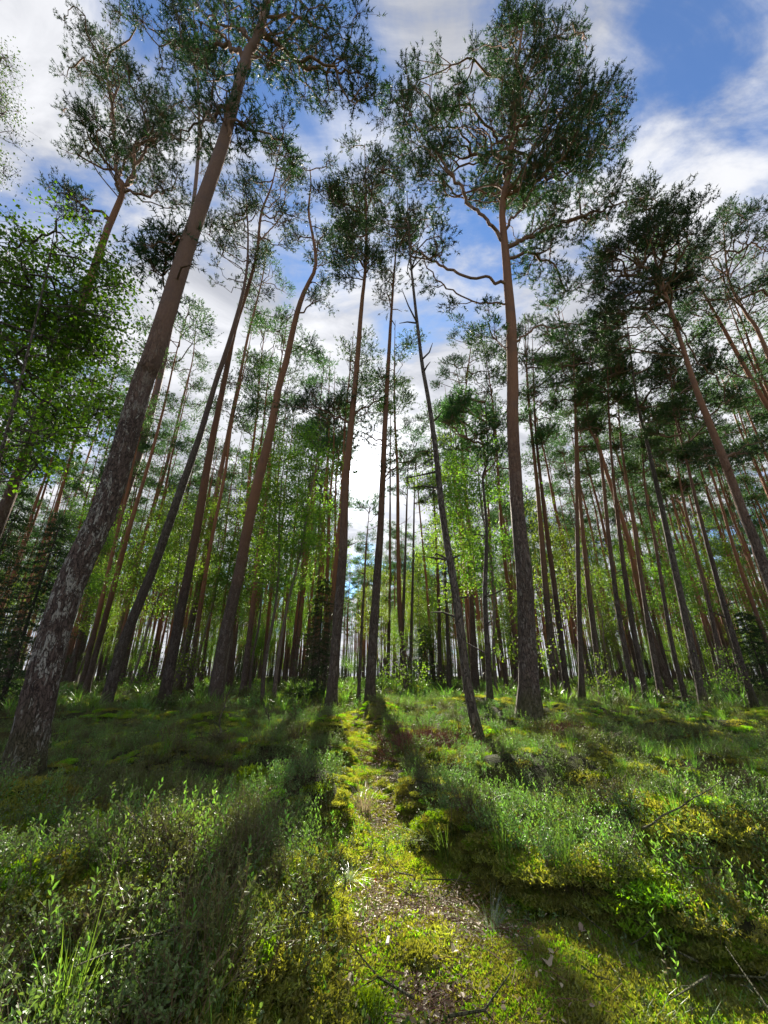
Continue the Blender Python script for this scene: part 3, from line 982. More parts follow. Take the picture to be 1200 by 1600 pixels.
SXY = np.array([SUN.x, SUN.y]) / SUN.z
LIT = []
for yy_ in np.arange(1.6, 9.5, .5):
    c_ = np.interp(yy_, _py, _pc)
    LIT += [(c_ - .1, yy_), (c_ + .2, yy_)]
LIT += [(x_, y_) for x_ in (.5, .9, 1.3) for y_ in (1.5, 1.9)]
LIT += [(3.0, 8.5), (5.0, 9.5), (8., 11.), (1.5, 10.5), (-1.2, 11.5), (-1.6, 14.)]
LIT += [(x_, y_) for x_ in (1.9, 2.6) for y_ in (2.1, 3.2)] + [(2.2, 5.0), (4.2, 6.2), (6.0, 7.5), (-3.4, 6.2), (-1.9, 8.8), (-5.5, 9.5)]
LIT += [(x_, 10.5 + .4 * x_) for x_ in (2.5, 4., 5.5, 7.)]
LIT = np.array(LIT)


def blocks_light(x, y, z0, z1, r):
    """does a crown at x, y throw its shade on the sunlit ground the photograph shows"""
    for z in np.arange(z0, z1 + .1, 1.2):
        s = np.array([x, y]) - SXY * z
        if (np.hypot(*(LIT - s).T) < r).any():
            return True
    return False


g = np.random.default_rng(42)
spots = []
tries = 0
while len(spots) < 1490 and tries < 90000:
    tries += 1
    d = 16.5 + (g.uniform() ** .62) * 122
    th = g.uniform(R(-60), R(60))
    x, y = d * math.sin(th), d * math.cos(th)
    if y < 5 or (y < 15.5 and abs(x) < 9):
        continue
    md = 1.45 + d * .008
    if any((x - a) ** 2 + (y - b) ** 2 < md * md for a, b, *_ in spots) or any((x - a) ** 2 + (y - b) ** 2 < 1.7 for a, b in HERO_XY):
        continue
    k = int(g.integers(0, len(PINES)))
    s = g.uniform(.85, 1.12) * (0.92 if d < 30 else 1.0)
    if blocks_light(x, y, 12 * s, 21 * s, 1.35):
        continue
    spots.append((x, y, k, s))
# the rows left of the sun stand closer and keep the heath left of the path in shade
for _ in range(4000):
    if len(spots) >= 1504:
        break
    x, y = (g.uniform(-9.5, -1.8), g.uniform(19, 37)) if len(spots) < 1500 else (g.uniform(-6.8, -2.4), g.uniform(24, 36))
    k = int(g.integers(0, len(PINES))); s = g.uniform(.85, 1.05)
    if any((x - a) ** 2 + (y - b) ** 2 < 1.2 for a, b, *_ in spots) or blocks_light(x, y, 12 * s, 21 * s, 1.05):
        continue
    spots.append((x, y, k, s))
spots.sort(key=lambda q: math.hypot(q[0], q[1]))
NEAR_N = 255


def place_copy(name, meshes, names, x, y, s, rz, tilt, label, cat, group):
    rt = root(name, label, cat, (x, y, float(height(x, y)) * (1 - float(sstep(math.hypot(x, y), 100, 300)))), group)
    rt.rotation_euler = (tilt[0], tilt[1], rz)
    rt.scale = (s, s, s)
    for me, nm in zip(meshes, names):
        part(nm, me, rt)
    return rt


for x, y, k, s in spots[:NEAR_N]:
    u, v, _ = pix(np.array([x, y, 1.0]))
    d = math.hypot(x, y)
    if d < 26:
        lab, grp = ('slim pine in the nearer rows behind, left of the sun', 'slim pines in the nearer rows at left') if u[0] < 555 else ('slim pine in the nearer rows behind, right of the sun', 'slim pines in the nearer rows at right')
    else:
        lab, grp = ('thin far pine deep in the stand, left of the sun', 'thin far pines at left') if u[0] < 555 else ('thin far pine deep in the stand, right of the sun', 'thin far pines at right')
    lean = -.018 * math.copysign(1, x) if g.uniform() < .5 else g.normal() * .025
    place_copy('pine_tree', PINES[k], ('trunk', 'crown'), x, y, s, g.uniform(0, 6.28), (g.normal() * .02, lean), lab, 'tree', grp)


# ------------------------------------------------------------------ instanced stuff (nobody could count it)
def instancer(name, meshes, pts, rots, scl, idx, kind='stuff', label=None, cat=None):
    me = bpy.data.meshes.new(name)
    me.vertices.add(len(pts)); me.vertices.foreach_set('co', np.asarray(pts, np.float32).ravel())
    a = me.attributes.new('rot', 'FLOAT_VECTOR', 'POINT'); a.data.foreach_set('vector', np.asarray(rots, np.float32).ravel())
    a = me.attributes.new('scl', 'FLOAT', 'POINT'); a.data.foreach_set('value', np.asarray(scl, np.float32))
    a = me.attributes.new('idx', 'INT', 'POINT'); a.data.foreach_set('value', np.asarray(idx, np.int32))
    o = bpy.data.objects.new(name, me)
    o['kind'] = kind
    if label:
        o['label'] = label
    if cat:
        o['category'] = cat
    link(o)
    pc = bpy.data.collections.new(name + '_kinds')
    for i, m_ in enumerate(meshes):
        pc.objects.link(bpy.data.objects.new(f'{name}_{i:02d}', m_))
    ng = bpy.data.node_groups.new(name, 'GeometryNodeTree')
    ng.interface.new_socket('Geometry', in_out='INPUT', socket_type='NodeSocketGeometry')
    ng.interface.new_socket('Geometry', in_out='OUTPUT', socket_type='NodeSocketGeometry')
    N, L = ng.nodes, ng.links
    gi, go = N.new('NodeGroupInput'), N.new('NodeGroupOutput')
    ci = N.new('GeometryNodeCollectionInfo')
    ci.inputs['Collection'].default_value = pc
    ci.inputs['Separate Children'].default_value = True
    ci.inputs['Reset Children'].default_value = True
    ip = N.new('GeometryNodeInstanceOnPoints')
    ip.inputs['Pick Instance'].default_value = True

    def attr(nm, t):
        q = N.new('GeometryNodeInputNamedAttribute'); q.data_type = t; q.inputs[0].default_value = nm
        return q.outputs[0]
    L.new(gi.outputs[0], ip.inputs['Points'])
    L.new(ci.outputs[0], ip.inputs['Instance'])
    L.new(attr('idx', 'INT'), ip.inputs['Instance Index'])
    e2r = N.new('FunctionNodeEulerToRotation')
    L.new(attr('rot', 'FLOAT_VECTOR'), e2r.inputs[0])
    L.new(e2r.outputs[0], ip.inputs['Rotation'])
    L.new(attr('scl', 'FLOAT'), ip.inputs['Scale'])
    L.new(ip.outputs[0], go.inputs[0])
    md = o.modifiers.new('scatter', 'NODES')
    md.node_group = ng
    return o


far = spots[NEAR_N:]
joined = []
for tm, cm in PINES:
    b = MB()
    for me, off in ((tm, 2), (cm, 0)):
        nv = len(me.vertices); co = np.empty(nv * 3, np.float32); me.vertices.foreach_get('co', co)
        nl_ = len(me.loops); li = np.empty(nl_, np.int32); me.loops.foreach_get('vertex_index', li)
        npoly = len(me.polygons); lt = np.empty(npoly, np.int32); me.polygons.foreach_get('loop_total', lt)
        mi = np.empty(npoly, np.int32); me.polygons.foreach_get('material_index', mi)
        st = np.concatenate([[0], np.cumsum(lt)[:-1]])
        for mat_i in range(2):
            tt = st[(lt == 3) & (mi == mat_i)]; qq = st[(lt == 4) & (mi == mat_i)]
            t_ = li[tt[:, None] + np.arange(3)]; q_ = li[qq[:, None] + np.arange(4)]
            if mat_i == 0:
                b.add(co.reshape(-1, 3), t_, q_, off + mat_i)
            else:
                b.t.append(t_ + b.n - nv); b.tm.append(np.full(len(t_), off + mat_i, np.int32))
                b.q.append(q_ + b.n - nv); b.qm.append(np.full(len(q_), off + mat_i, np.int32))
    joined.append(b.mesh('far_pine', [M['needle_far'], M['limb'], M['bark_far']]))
fp = np.array([[x, y, float(height(x, y))] for x, y, k, s in far])
instancer('far_pine_stand', joined, fp, np.stack([g.normal(size=len(far)) * .02, g.normal(size=len(far)) * .02, g.uniform(0, 6.28, len(far))], 1),
          [s for *_, s in far], [k for _, _, k, _ in far], label='hundreds of thin pines merging at the far end of the forest')


# ------------------------------------------------------------------ young birches and spruces
def proto_birch(seed, H, rc, n, leafn=66, size=.085):
    g = np.random.default_rng(seed)
    k = 8
    z = np.linspace(-.1, H, k)
    pts = np.stack([np.cumsum(g.normal(size=k) * .10), np.cumsum(g.normal(size=k) * .10), z], 1); pts[:, :2] -= pts[0, :2]
    me, pp, rr = trunk_mesh(pts, .045 * (1 - .9 * np.linspace(0, 1, 20)) * (H / 8), M['birch_bark'], 7, 24, False, 4, g)
    zc = H * .32
    prof = [(zc, *pp[8, :2], rc * .5), (zc + (H - zc) * .3, *pp[12, :2], rc), (zc + (H - zc) * .65, *pp[17, :2], rc * .8), (H + .2, *pp[-1, :2], rc * .15)]
    zs = np.arange(zc - .8, H, .25)
    tn = np.stack([np.interp(zs, pp[:, 2], pp[:, i]) for i in range(2)] + [zs], 1)
    G = Graph(tn)
    G.grow(envelope_points(g, prof, n, clump=2.2, per=2), pp[12, :2], rise=.4)
    G.finish(.005, .45, .03)
    ids = np.arange(G.ntr, len(G.P))
    mb = MB()
    a, b, ra, rb = G.edges(ids, g)
    prisms(mb, a, b, ra, rb, 3, 1)
    P = np.array(G.P)[ids]
    c = np.repeat(P, leafn, 0)
    off = g.normal(size=c.shape) * np.array([.30, .30, .18])
    leaves(mb, c + off, size, 0, g, .4)
    return me, mb.mesh('crown', [M['birch'], M['birch_bark']])


BIRCH = [proto_birch(200 + i, *p) for i, p in enumerate([(9, 1.1, 90), (11, 1.3, 110), (7, 1.0, 70), (12, 1.2, 110), (2.2, .5, 22, 40, .06)])]


def proto_spruce(seed, H, rb, rows=26):
    g = np.random.default_rng(seed)
    mt = MB()
    tube(mt, np.array([[0, 0, -.1], [0.02, 0, H * .5], [0, .02, H]]), np.array([.07, .045, .01]) * H / 6, 8)
    mb = MB()
    for z in np.linspace(H * .06, H * .97, rows):
        R0 = rb * (1 - z / H) ** .8 + .12
        for th in np.linspace(0, 6.28, 7)[:-1] + g.uniform(0, 6):
            th += g.normal() * .2
            L = R0 * g.uniform(.5, 1.2)
            m_ = max(3, int(L / .16))
            s = np.linspace(0, 1, m_ + 1)
            d = np.array([math.cos(th), math.sin(th)])
            zj = z + g.normal() * H * .018
            P = np.stack([d[0] * s * L, d[1] * s * L, zj - .38 * L * s + .22 * L * s ** 3], 1)
            prisms(mb, P[:-1], P[1:], .010, .006, 3, 1)
            perp = np.array([-d[1], d[0], -.25])
            for sg in (-1, 1):
                base = P[1:] + g.normal(size=(m_, 3)) * .02
                dd = unit(perp * sg + np.array([d[0], d[1], -.5]) * .7 + g.normal(size=(m_, 3)) * .15)
                needles(mb, base, dd, .26, 16, .06, .018, 0, g, -.1)
            needles(mb, P[:-1], np.repeat(unit(np.array([[d[0], d[1], -.2]])), m_, 0), .2, 12, .05, .018, 0, g, 0)
    return mt.mesh('trunk', [M['dark_bark']], True), mb.mesh('branches', [M['spruce'], M['dark_bark']])


SPRUCE = [proto_spruce(301, 5.0, 1.1), proto_spruce(302, 3.0, .8, 18)]

bg = [  # pixel of the foot, distance, kind, scale, label
    (255, 1068, 17, 0, 1.0, 'bright green young birch left of the bent dark trunk', None),
    (300, 1066, 19, 1, 1.0, 'bright green young birch between the bent dark trunk and the slim red pine', None),
    (352, 1066, 16, 0, .9, 'young birch with yellow-green leaves behind the dead sapling', None),
    (392, 1066, 18, 1, 1.05, 'leafy young birch left of the thin black-barked pine', None),
    (430, 1067, 14, 3, 1.0, 'tall dark-stemmed birch left of the small spruce', None),
    (413, 1068, 13.5, 1, 1.0, 'dark-stemmed birch standing just left of the tall one by the small spruce', None),
    (480, 1064, 20, 1, 1.0, 'light green birch rising behind the small dark spruce', None),
    (655, 1066, 15, 0, 1.0, 'yellow-green birch behind the three thin dark pines right of the sun', None),
    (672, 1064, 18, 3, .95, 'airy birch just left of the close pair of pines', None),
    (725, 1064, 17, 3, 1.1, 'tall green birch left of the biggest pine trunk', None),
    (775, 1066, 13, 1, 1.05, 'birch with bright leaves close left of the biggest pine trunk', None),
    (880, 1066, 16, 0, .9, 'bright birch right of the biggest pine trunk', None),
    (955, 1064, 18, 0, .85, 'low bright birch between the kinked pine and the sturdier one', None),
    (1040, 1062, 19, 1, .8, 'young birch behind the fallen log', None),
    (1105, 1064, 16, 0, .8, 'young birch behind the slim pine near the right edge', None),
    (205, 1062, 20, 1, 1.0, 'birch glowing green between the thick trunk and the bent dark trunk', None),
    (140, 1062, 22, 3, .9, 'birch mostly behind the thick lichen-covered trunk', None),
]
for u, v, d, k, s, lab, gp in bg:
    q = ray(u, v); x, y = q[0] / q[1] * d, d
    hz = (9, 11, 7, 12)[k] * s
    for _ in range(14):
        if not blocks_light(x, y, hz * .3, hz, .9):
            break
        x, y = x * 1.06, y * 1.06
    place_copy('young_birch', BIRCH[k], ('trunk', 'crown'), x, y, s, g.uniform(0, 6.28), (g.normal() * .02, g.normal() * .03), lab, 'tree', gp)
n_ = 0
while n_ < 50:
    d = g.uniform(15, 46); th = g.uniform(R(-50), R(50))
    x, y = d * math.sin(th), d * math.cos(th)
    s = g.uniform(.6, 1.05)
    if blocks_light(x, y, 4 * s, 10 * s, .9):
        continue
    place_copy('young_birch', BIRCH[int(g.integers(0, 4))], ('trunk', 'crown'), x, y, s, g.uniform(0, 6.28), (0, g.normal() * .03),
               'light green birch far back among the thin pine trunks', 'tree', 'birches far back in the stand')
    n_ += 1
for u, v, d, s, lab in [(1165, 1095, 9.2, .55, 'low bright yellow-green sapling at the right edge'), (930, 1070, 12.5, .7, 'small yellow-green sapling between two trunks right of the biggest pine'),
                        (795, 1070, 12, 1.3, 'bright yellow-green sapling just left of the biggest trunk'), (635, 1062, 16, 1.2, 'small bright sapling under the sun gap'),
                        (235, 1066, 12.5, .9, 'small sapling with a few pale leaves behind the bent dark trunk'), (270, 1060, 17, 1.3, 'small pale sapling deep behind the dark-footed pine')]:
    q = ray(u, v)
    place_copy('birch_sapling', BIRCH[4], ('trunk', 'crown'), q[0] / q[1] * d, d, s, g.uniform(0, 6), (0, 0), lab, 'sapling', None)
for u, d, k, s, lab in [(497, 15, 0, .85, 'small dark spruce left of the pine that crosses the sun'), (-75, 9, 0, 1.0, 'dark spruce with hanging branches at the left edge'),
                        (15, 11, 0, 1.1, 'dark spruce behind the left edge, partly cut by the thick trunk'), (1195, 15, 1, 1.0, 'small spruce at the right edge behind the bright sapling'),
                        (665, 24, 1, 1.2, 'little spruce far behind the leaning dark pine')]:
    q = ray(u, 1060)
    place_copy('spruce_tree', SPRUCE[k], ('trunk', 'branches'), q[0] / q[1] * d, d, s, g.uniform(0, 6), (0, 0), lab, 'tree', None)

ft = []
while len(ft) < 330:
    d = g.uniform(30, 118); th = g.uniform(R(-58), R(58)); x, y = d * math.sin(th), d * math.cos(th)
    s_ = g.uniform(.35, .8)
    if blocks_light(x, y, 2, 9 * s_, 1.0):
        continue
    ft.append((x, y, s_, int(g.integers(0, 3))))


def one_mesh(tm, cm, name):
    b = MB()
    mats = []
    for me in (cm, tm):
        nv = len(me.vertices); co = np.empty(nv * 3, np.float32); me.vertices.foreach_get('co', co)
        li = np.empty(len(me.loops), np.int32); me.loops.foreach_get('vertex_index', li)
        lt = np.empty(len(me.polygons), np.int32); me.polygons.foreach_get('loop_total', lt)
        mi = np.empty(len(me.polygons), np.int32); me.polygons.foreach_get('material_index', mi)
        st = np.concatenate([[0], np.cumsum(lt)[:-1]]); n0 = b.n
        b.add(co.reshape(-1, 3))
        for i, mt in enumerate(me.materials):
            tt = st[(lt == 3) & (mi == i)]; qq = st[(lt == 4) & (mi == i)]
            b.t.append(li[tt[:, None] + np.arange(3)] + n0); b.tm.append(np.full(len(tt), len(mats), np.int32))
            b.q.append(li[qq[:, None] + np.arange(4)] + n0); b.qm.append(np.full(len(qq), len(mats), np.int32))
            mats.append(mt)
    return b.mesh(name, mats)


FT = [one_mesh(*BIRCH[0], 'far_young_tree'), one_mesh(*BIRCH[2], 'far_young_tree'), one_mesh(*SPRUCE[0], 'far_young_tree')]
fa = np.array(ft)
instancer('far_young_trees', FT, np.stack([fa[:, 0], fa[:, 1], height(fa[:, 0], fa[:, 1])], 1), np.stack([0 * fa[:, 0], 0 * fa[:, 0], g.uniform(0, 6.28, len(fa))], 1), fa[:, 2], fa[:, 3].astype(int),
          label='green thicket of young trees between the farthest trunks')

# birch hanging over the left edge, near the lens
hero('birch_tree', 'bright green leafy birch filling the left edge in front of the leaning forked pine',
     [(-160, 1160), (-60, 900), (20, 640), (60, 500), (80, 400)], 18,
     crown=[(330, -60, 130), (380, -120, 190), (450, -140, 200), (540, -140, 195), (620, -140, 175), (700, -150, 130), (760, -150, 60)], n=420, tip=(90, 330),
     mat='dark_bark', kind='birch', leaf='birch_near', spread=.22, nl=.068, dens=1.7, stubs=0, seed=3, y=4.6, basez=.1)
hero('birch_tree', 'drooping dark-leaved birch branches at the very top left corner',
     [(-420, 1180), (-330, 700), (-200, 400), (-120, 250)], 20,
     crown=[(60, -110, -10), (110, -120, 25), (160, -120, 45), (220, -120, 40), (280, -120, 20)], n=110, tip=(-70, 120),
     mat='dark_bark', kind='birch', leaf='birch_dark', spread=.22, nl=.05, dens=1.1, stubs=0, seed=5, y=5.4)

# ------------------------------------------------------------------ ground plants
def up_dirs(n, g, spread):
    return unit(g.normal(size=(n, 3)) * spread + np.array([0, 0, 1.]))


def m_bilberry(seed, H=.24, stems=13, per=13, L=.017):
    g = np.random.default_rng(seed); mb = MB()
    for _ in range(stems):
        th = g.uniform(0, 6.28); r = g.uniform(0, .09)
        b = np.array([r * math.cos(th), r * math.sin(th), -.03])
        d = unit(np.array([math.cos(th), math.sin(th), 0]) * g.uniform(.1, .6) + np.array([0, 0, 1.]))
        h = H * g.uniform(.6, 1.15)
        mid = b + d * h * .5; e = mid + unit(d + g.normal(size=3) * .25) * h * .5
        prisms(mb, np.array([b, mid]), np.array([mid, e]), np.array([.0022, .0016]), np.array([.0016, .0008]), 3, 1)
        k = 3
        tips = [e]
        for _ in range(k):
            t = g.uniform(.35, .9); s_ = b + (e - b) * t
            q = s_ + unit(d * .6 + g.normal(size=3) * .5) * h * .35
            prisms(mb, s_, q, .0012, .0007, 3, 1); tips.append(q)
            t_ = g.uniform(.2, 1, (per // 2, 1)); bb = s_ + (q - s_) * t_
            ovals(mb, bb, unit(g.normal(size=bb.shape) + np.array([0, 0, .5])), L * g.uniform(.7, 1.2, len(bb)), .62, 0, g)
        t_ = g.uniform(.3, 1, (per, 1)); bb = b + (e - b) * t_
        ovals(mb, bb, unit(g.normal(size=bb.shape) + np.array([0, 0, .5])), L * g.uniform(.7, 1.2, len(bb)), .62, 0, g)
    return mb.mesh('bilberry', [M['bil'], M['stem']])


def sprig(g, mb, b, H, n, L, lean=.18, mleaf=0, old=2):
    d = up_dirs(1, g, lean)[0]
    mid = b + d * H * .5; e = mid + unit(d + g.normal(size=3) * .12) * H * .5
    prisms(mb, np.array([b, mid]), np.array([mid, e]), np.array([.0024, .0018]), np.array([.0018, .001]), 4, 1)
    t = np.linspace(.25, 1, n); P = np.where(t[:, None] < .5, b + (mid - b) * t[:, None] * 2, mid + (e - mid) * (t[:, None] * 2 - 1))
    th = np.arange(n) * 2.4 + g.uniform(0, 6)
    dd = unit(np.stack([np.cos(th), np.sin(th), .55 + 1.2 * t ** 2], 1) + g.normal(size=(n, 3)) * .15)
    LL = L * g.uniform(.75, 1.15, n) * (1.1 - .45 * np.abs(t - .7))
    low = (t < .55) & (g.uniform(size=n) < .55)
    if (~low).any():
        ovals(mb, P[~low], dd[~low], LL[~low], .38, mleaf, g)
    if low.any():
        ovals(mb, P[low], unit(dd[low] * [1, 1, .3]), LL[low] * .8, .42, old, g)


def m_sprigs(seed, n=4, H=.26):
    g = np.random.default_rng(seed); mb = MB()
    for _ in range(n):
        sprig(g, mb, np.array([*g.normal(size=2) * .05, -.03]), H * g.uniform(.6, 1.2), int(g.integers(12, 18)), .027)
    return mb.mesh('shoot', [M['spr'], M['stem'], M['oldleaf']])


def m_grass(seed, n=46, H=.26, w=.0032, arch=.8, mat='grass', r=.05):
    g = np.random.default_rng(seed); mb = MB()
    th = g.uniform(0, 6.28, n); rr = r * np.sqrt(g.uniform(size=n))
    b = np.stack([rr * np.cos(th), rr * np.sin(th), np.full(n, -.02)], 1)
    out = np.stack([np.cos(th + g.normal(size=n) * .5), np.sin(th + g.normal(size=n) * .5), np.zeros(n)], 1)
    L = (H * g.uniform(.55, 1.2, n))[:, None]; A = (arch * g.uniform(.2, 1, n))[:, None]
    side = np.stack([-out[:, 1], out[:, 0], out[:, 2]], 1) * w / 2
    rows = []
    for t in (0, .4, .75, 1.0):
        c = b + np.array([0, 0, 1.]) * L * (t - .45 * A * t * t) + out * L * A * t * t * .8
        ww = (1 - t ** 2 * .95)
        rows += [c - side * ww, c + side * ww]
    V = np.stack(rows, 1)
    i = np.arange(n)[:, None] * 8
    mb.add(V.reshape(-1, 3), quads=np.concatenate([i + [0, 1, 3, 2], i + [2, 3, 5, 4], i + [4, 5, 7, 6]]))
    return mb.mesh('grass', [M[mat]])


def m_moss(seed, n=230, R0=.075, mat='moss', h=.013):
    g = np.random.default_rng(seed); mb = MB()
    th = g.uniform(0, 6.28, n); rr = R0 * np.sqrt(g.uniform(size=n))
    z = .02 * (1 - (rr / R0) ** 2)
    b = np.stack([rr * np.cos(th), rr * np.sin(th), z - .012], 1)
    # each frond: a little star of leaflets
    for k in range(4):
        d = unit(g.normal(size=(n, 3)) * [1, 1, .5] + np.array([0, 0, .8]))
        L = h * g.uniform(.6, 1.3, n)
        ovals(mb, b + g.normal(size=b.shape) * .003, d, L, .32, 0, g)
    return mb.mesh('moss', [M[mat]])


def m_heather(seed, n=34, H=.22, mat='heather'):
    g = np.random.default_rng(seed); mb = MB()
    b = np.stack([g.normal(size=n) * .05, g.normal(size=n) * .05, np.full(n, -.02)], 1)
    d = up_dirs(n, g, .38); L = (H * g.uniform(.5, 1.15, n))[:, None]
    prisms(mb, b, b + d * L, .0018, .0007, 3, 1)
    k = 4
    s = np.repeat(b + d * L * .45, k, 0) + np.repeat(d * L, k, 0) * g.uniform(-.1, .4, (n * k, 1))
    dd = unit(np.repeat(d, k, 0) + g.normal(size=(n * k, 3)) * .35)
    prisms(mb, s, s + dd * .06, .001, .0006, 3, 1)
    needles(mb, s, dd, .065, 10, .012, .004, 0, g)
    return mb.mesh('heather', [M[mat], M['stem']])


def m_litter(seed, n=90, R0=.16):
    g = np.random.default_rng(seed); mb = MB()
    c = np.stack([g.normal(size=n) * R0 * .6, g.normal(size=n) * R0 * .6, g.uniform(.002, .012, n)], 1)
    th = g.uniform(0, 6.28, n)
    d = unit(np.stack([np.cos(th), np.sin(th), g.normal(size=n) * .25], 1))
    ovals(mb, c, d, g.uniform(.006, .020, n), .5, 0, g)
    m = 60
    c = np.stack([g.normal(size=m) * R0 * .6, g.normal(size=m) * R0 * .6, g.uniform(.004, .016, m)], 1)
    th = g.uniform(0, 6.28, m); d = np.stack([np.cos(th), np.sin(th), g.normal(size=m) * .1], 1)
    prisms(mb, c, c + d * g.uniform(.02, .05, (m, 1)), .0009, .0007, 3, 1)
    return mb.mesh('litter', [M['litter'], M['rust']])


def scatter_xy(n, dens, g, dmin=1.0, dmax=60, half=R(56), keep=None):
    """dens(d) relative density by distance"""
    dd = np.exp(np.linspace(math.log(dmin), math.log(dmax), 400))
    wgt = dens(dd) * dd * np.gradient(dd)
    cdf = np.cumsum(wgt) / wgt.sum()
    res = np.zeros((0, 2))
    while len(res) < n:
        d = np.interp(g.uniform(size=n), cdf, dd); th = g.uniform(-half, half, n)
        x, y = d * np.sin(th), d * np.cos(th)
        ok = np.ones(n, bool) if keep is None else keep(x, y, g)
        for tx, ty in HERO_XY:
            ok &= (x - tx) ** 2 + (y - ty) ** 2 > .06
        ok &= (x - HERO_XY[0][0] - .15) ** 2 + ((y - HERO_XY[0][1] + .35) * .8) ** 2 > .16 * g.uniform(.4, 1.2, n)
        res = np.vstack([res, np.stack([x, y], 1)[ok]])
    return res[:n]


def clumpy(x, y, f, ph, lo, hi):
    v = np.sin(x * f + ph) + np.sin(y * f * 1.2 + ph * 2) + np.sin((x + y) * f * .7 + ph * 3) + np.sin((x - y) * f * 1.7 + ph)
    return sstep(v, lo, hi)


def scatter(name, meshes, n, dens, label, smin=.8, smax=1.2, grow=0.0, keep=None, tilt=.15, dmax=60, seed=0, sink=0.0, dmin=1.0, half=R(56)):
    g = np.random.default_rng(900 + seed)
    P = scatter_xy(n, dens, g, dmin, dmax, half, keep)
    d = np.hypot(P[:, 0], P[:, 1])
    z = height(P[:, 0], P[:, 1]) - sink
    s = g.uniform(smin, smax, n) * (1 + grow * np.maximum(0, d - 6) / 10)
    rot = np.stack([g.normal(size=n) * tilt, g.normal(size=n) * tilt, g.uniform(0, 6.28, n)], 1)
    return instancer(name, meshes, np.stack([P[:, 0], P[:, 1], z], 1), rot, s, g.integers(0, len(meshes), n), label=label)


def on_heath(lo=-9, hi=-8, f=1.0, ph=0.0, base=0.0):
    def k(x, y, g):
        m = pathmask(x, y) * (1 - sstep(y, 9, 16))
        return (g.uniform(size=len(x)) > m * 1.15) & (g.uniform(size=len(x)) < base + (1 - base) * clumpy(x, y, f, ph, lo, hi))
    return k


def on_path(f=3., ph=0., lo=-9, hi=-8, spill=.08):
    def k(x, y, g):
        m = pathmask(x, y)
        return (g.uniform(size=len(x)) < np.maximum(m, spill * clumpy(x, y, 1.7, 2., .0, 1.5))) & (g.uniform(size=len(x)) < clumpy(x, y, f, ph, lo, hi))
    return k


def on_track(x, y, g):
    c = np.interp(y, _py, _pc)
    return g.uniform(size=len(x)) < np.exp(-((x - c - .05) / .16) ** 2) * clumpy(x, y, 5., 1., -1.5, 1.)


den = lambda a, p: (lambda d: 1 / (1 + (d / a) ** p))
scatter('bilberry_shrubs', [m_bilberry(i) for i in range(4)] + [m_bilberry(5, .17, 9, 11, .014)], 13000, den(3.2, 1.7), 'low bilberry shrubs carpeting the forest floor', .28, .74, .36,
        on_heath(-1.2, .8, 1.1, .3, .6), seed=1)
scatter('leafy_shoots', [m_sprigs(20 + i, 3 + i % 3) for i in range(5)], 3600, den(2.5, 1.7), 'upright light green shoots standing out of the heath', .4, .78, .25,
        on_heath(-.6, 1.2, 1.6, 1.7, .15), seed=2)
scatter('grass_tufts', [m_grass(40, 40), m_grass(41, 56, .22), m_grass(42, 30, .3, arch=.5), m_grass(43, 44, .19, .0026)], 6500, den(4, 1.35), 'fine green grass growing through the heath', .4, .85, .35,
        on_heath(-.5, 1.0, .9, 4.0, .3), seed=3)
scatter('heather', [m_heather(60), m_heather(61, 26, .17), m_heather(62, 40, .2)], 2100, den(3.5, 1.5), 'brownish green heather between the bilberry shrubs', .45, 1.0, .35,
        on_heath(-.8, .8, 1.3, 2.6, .25), seed=4)
scatter('yellow_moss', [m_moss(70), m_moss(71), m_moss(72, 200, .065, 'moss_g')], 16000, den(2.4, 2.2), 'yellow feather moss covering the path and the open ground', .6, 1.2, .4,
        on_path(5., 1., -9, -8, .2), tilt=.1, dmax=14, seed=5)
scatter('heath_moss', [m_moss(75, 200, .11), m_moss(76, 200, .09, 'moss_g')], 9000, den(3.5, 1.4), 'patches of yellow-green moss between the shrubs', .9, 1.5, .5, on_heath(-.2, 1.4, 1.5, 5.1, .05), tilt=.1, dmax=22, seed=11)
def m_twigs(seed):
    g = np.random.default_rng(seed); mb = MB()
    for _ in range(3):
        p = np.array([*g.normal(size=2) * .12, .03]); d = unit(np.array([*g.normal(size=2), g.uniform(-.02, .25)])); L = g.uniform(.15, .5)
        q = p + d * L * .5 + g.normal(size=3) * .02; e = q + unit(d + g.normal(size=3) * .25) * L * .5
        prisms(mb, np.array([p, q, q]), np.array([q, e, q + unit(d + g.normal(size=3) * .6) * L * .3]), np.array([.005, .004, .002]), np.array([.004, .0015, .001]), 5)
    return mb.mesh('twigs', [M['dead']])


scatter('fallen_twigs', [m_twigs(i) for i in range(4)], 300, den(4, 1.4), 'thin dead twigs littering the forest floor', .3, .8, .1, None, tilt=.1, dmax=18, seed=12, sink=-.04)
scatter('ground_litter', [m_litter(80), m_litter(81)], 480, den(2.2, 2.2), 'dry leaves, needles and bark crumbs strewn on the path', .7, 1.2, .3, on_track, tilt=.05, dmax=10, seed=6)
scatter('small_path_plants', [m_bilberry(90, .06, 5, 6, .011), m_bilberry(91, .05, 4, 6, .013), m_grass(92, 22, .08, .0024)], 900, den(2.4, 2), 'tiny plants sprouting from the moss', .6, 1.3, .2, on_path(6., 3., -.8, .8, .02), dmax=9, seed=7)
scatter('far_undergrowth', [m_bilberry(95, .3, 8, 6, .05), m_grass(96, 30, .36, .012), m_heather(97, 16, .3)], 7000, den(30, 2.5), 'pale green undergrowth between the far trunks', .9, 1.7, .08, None, dmin=11, dmax=95, seed=8)

# ------------------------------------------------------------------ single small things one can point at
def at(u, v, z=None):
    p = on_ground(u, v, 0.0)
    for _ in range(6):
        h = float(height(p[0], p[1])) + (z or 0)
        p = on_ground(u, v, h)
    return np.array([p[0], p[1], float(height(p[0], p[1]))])


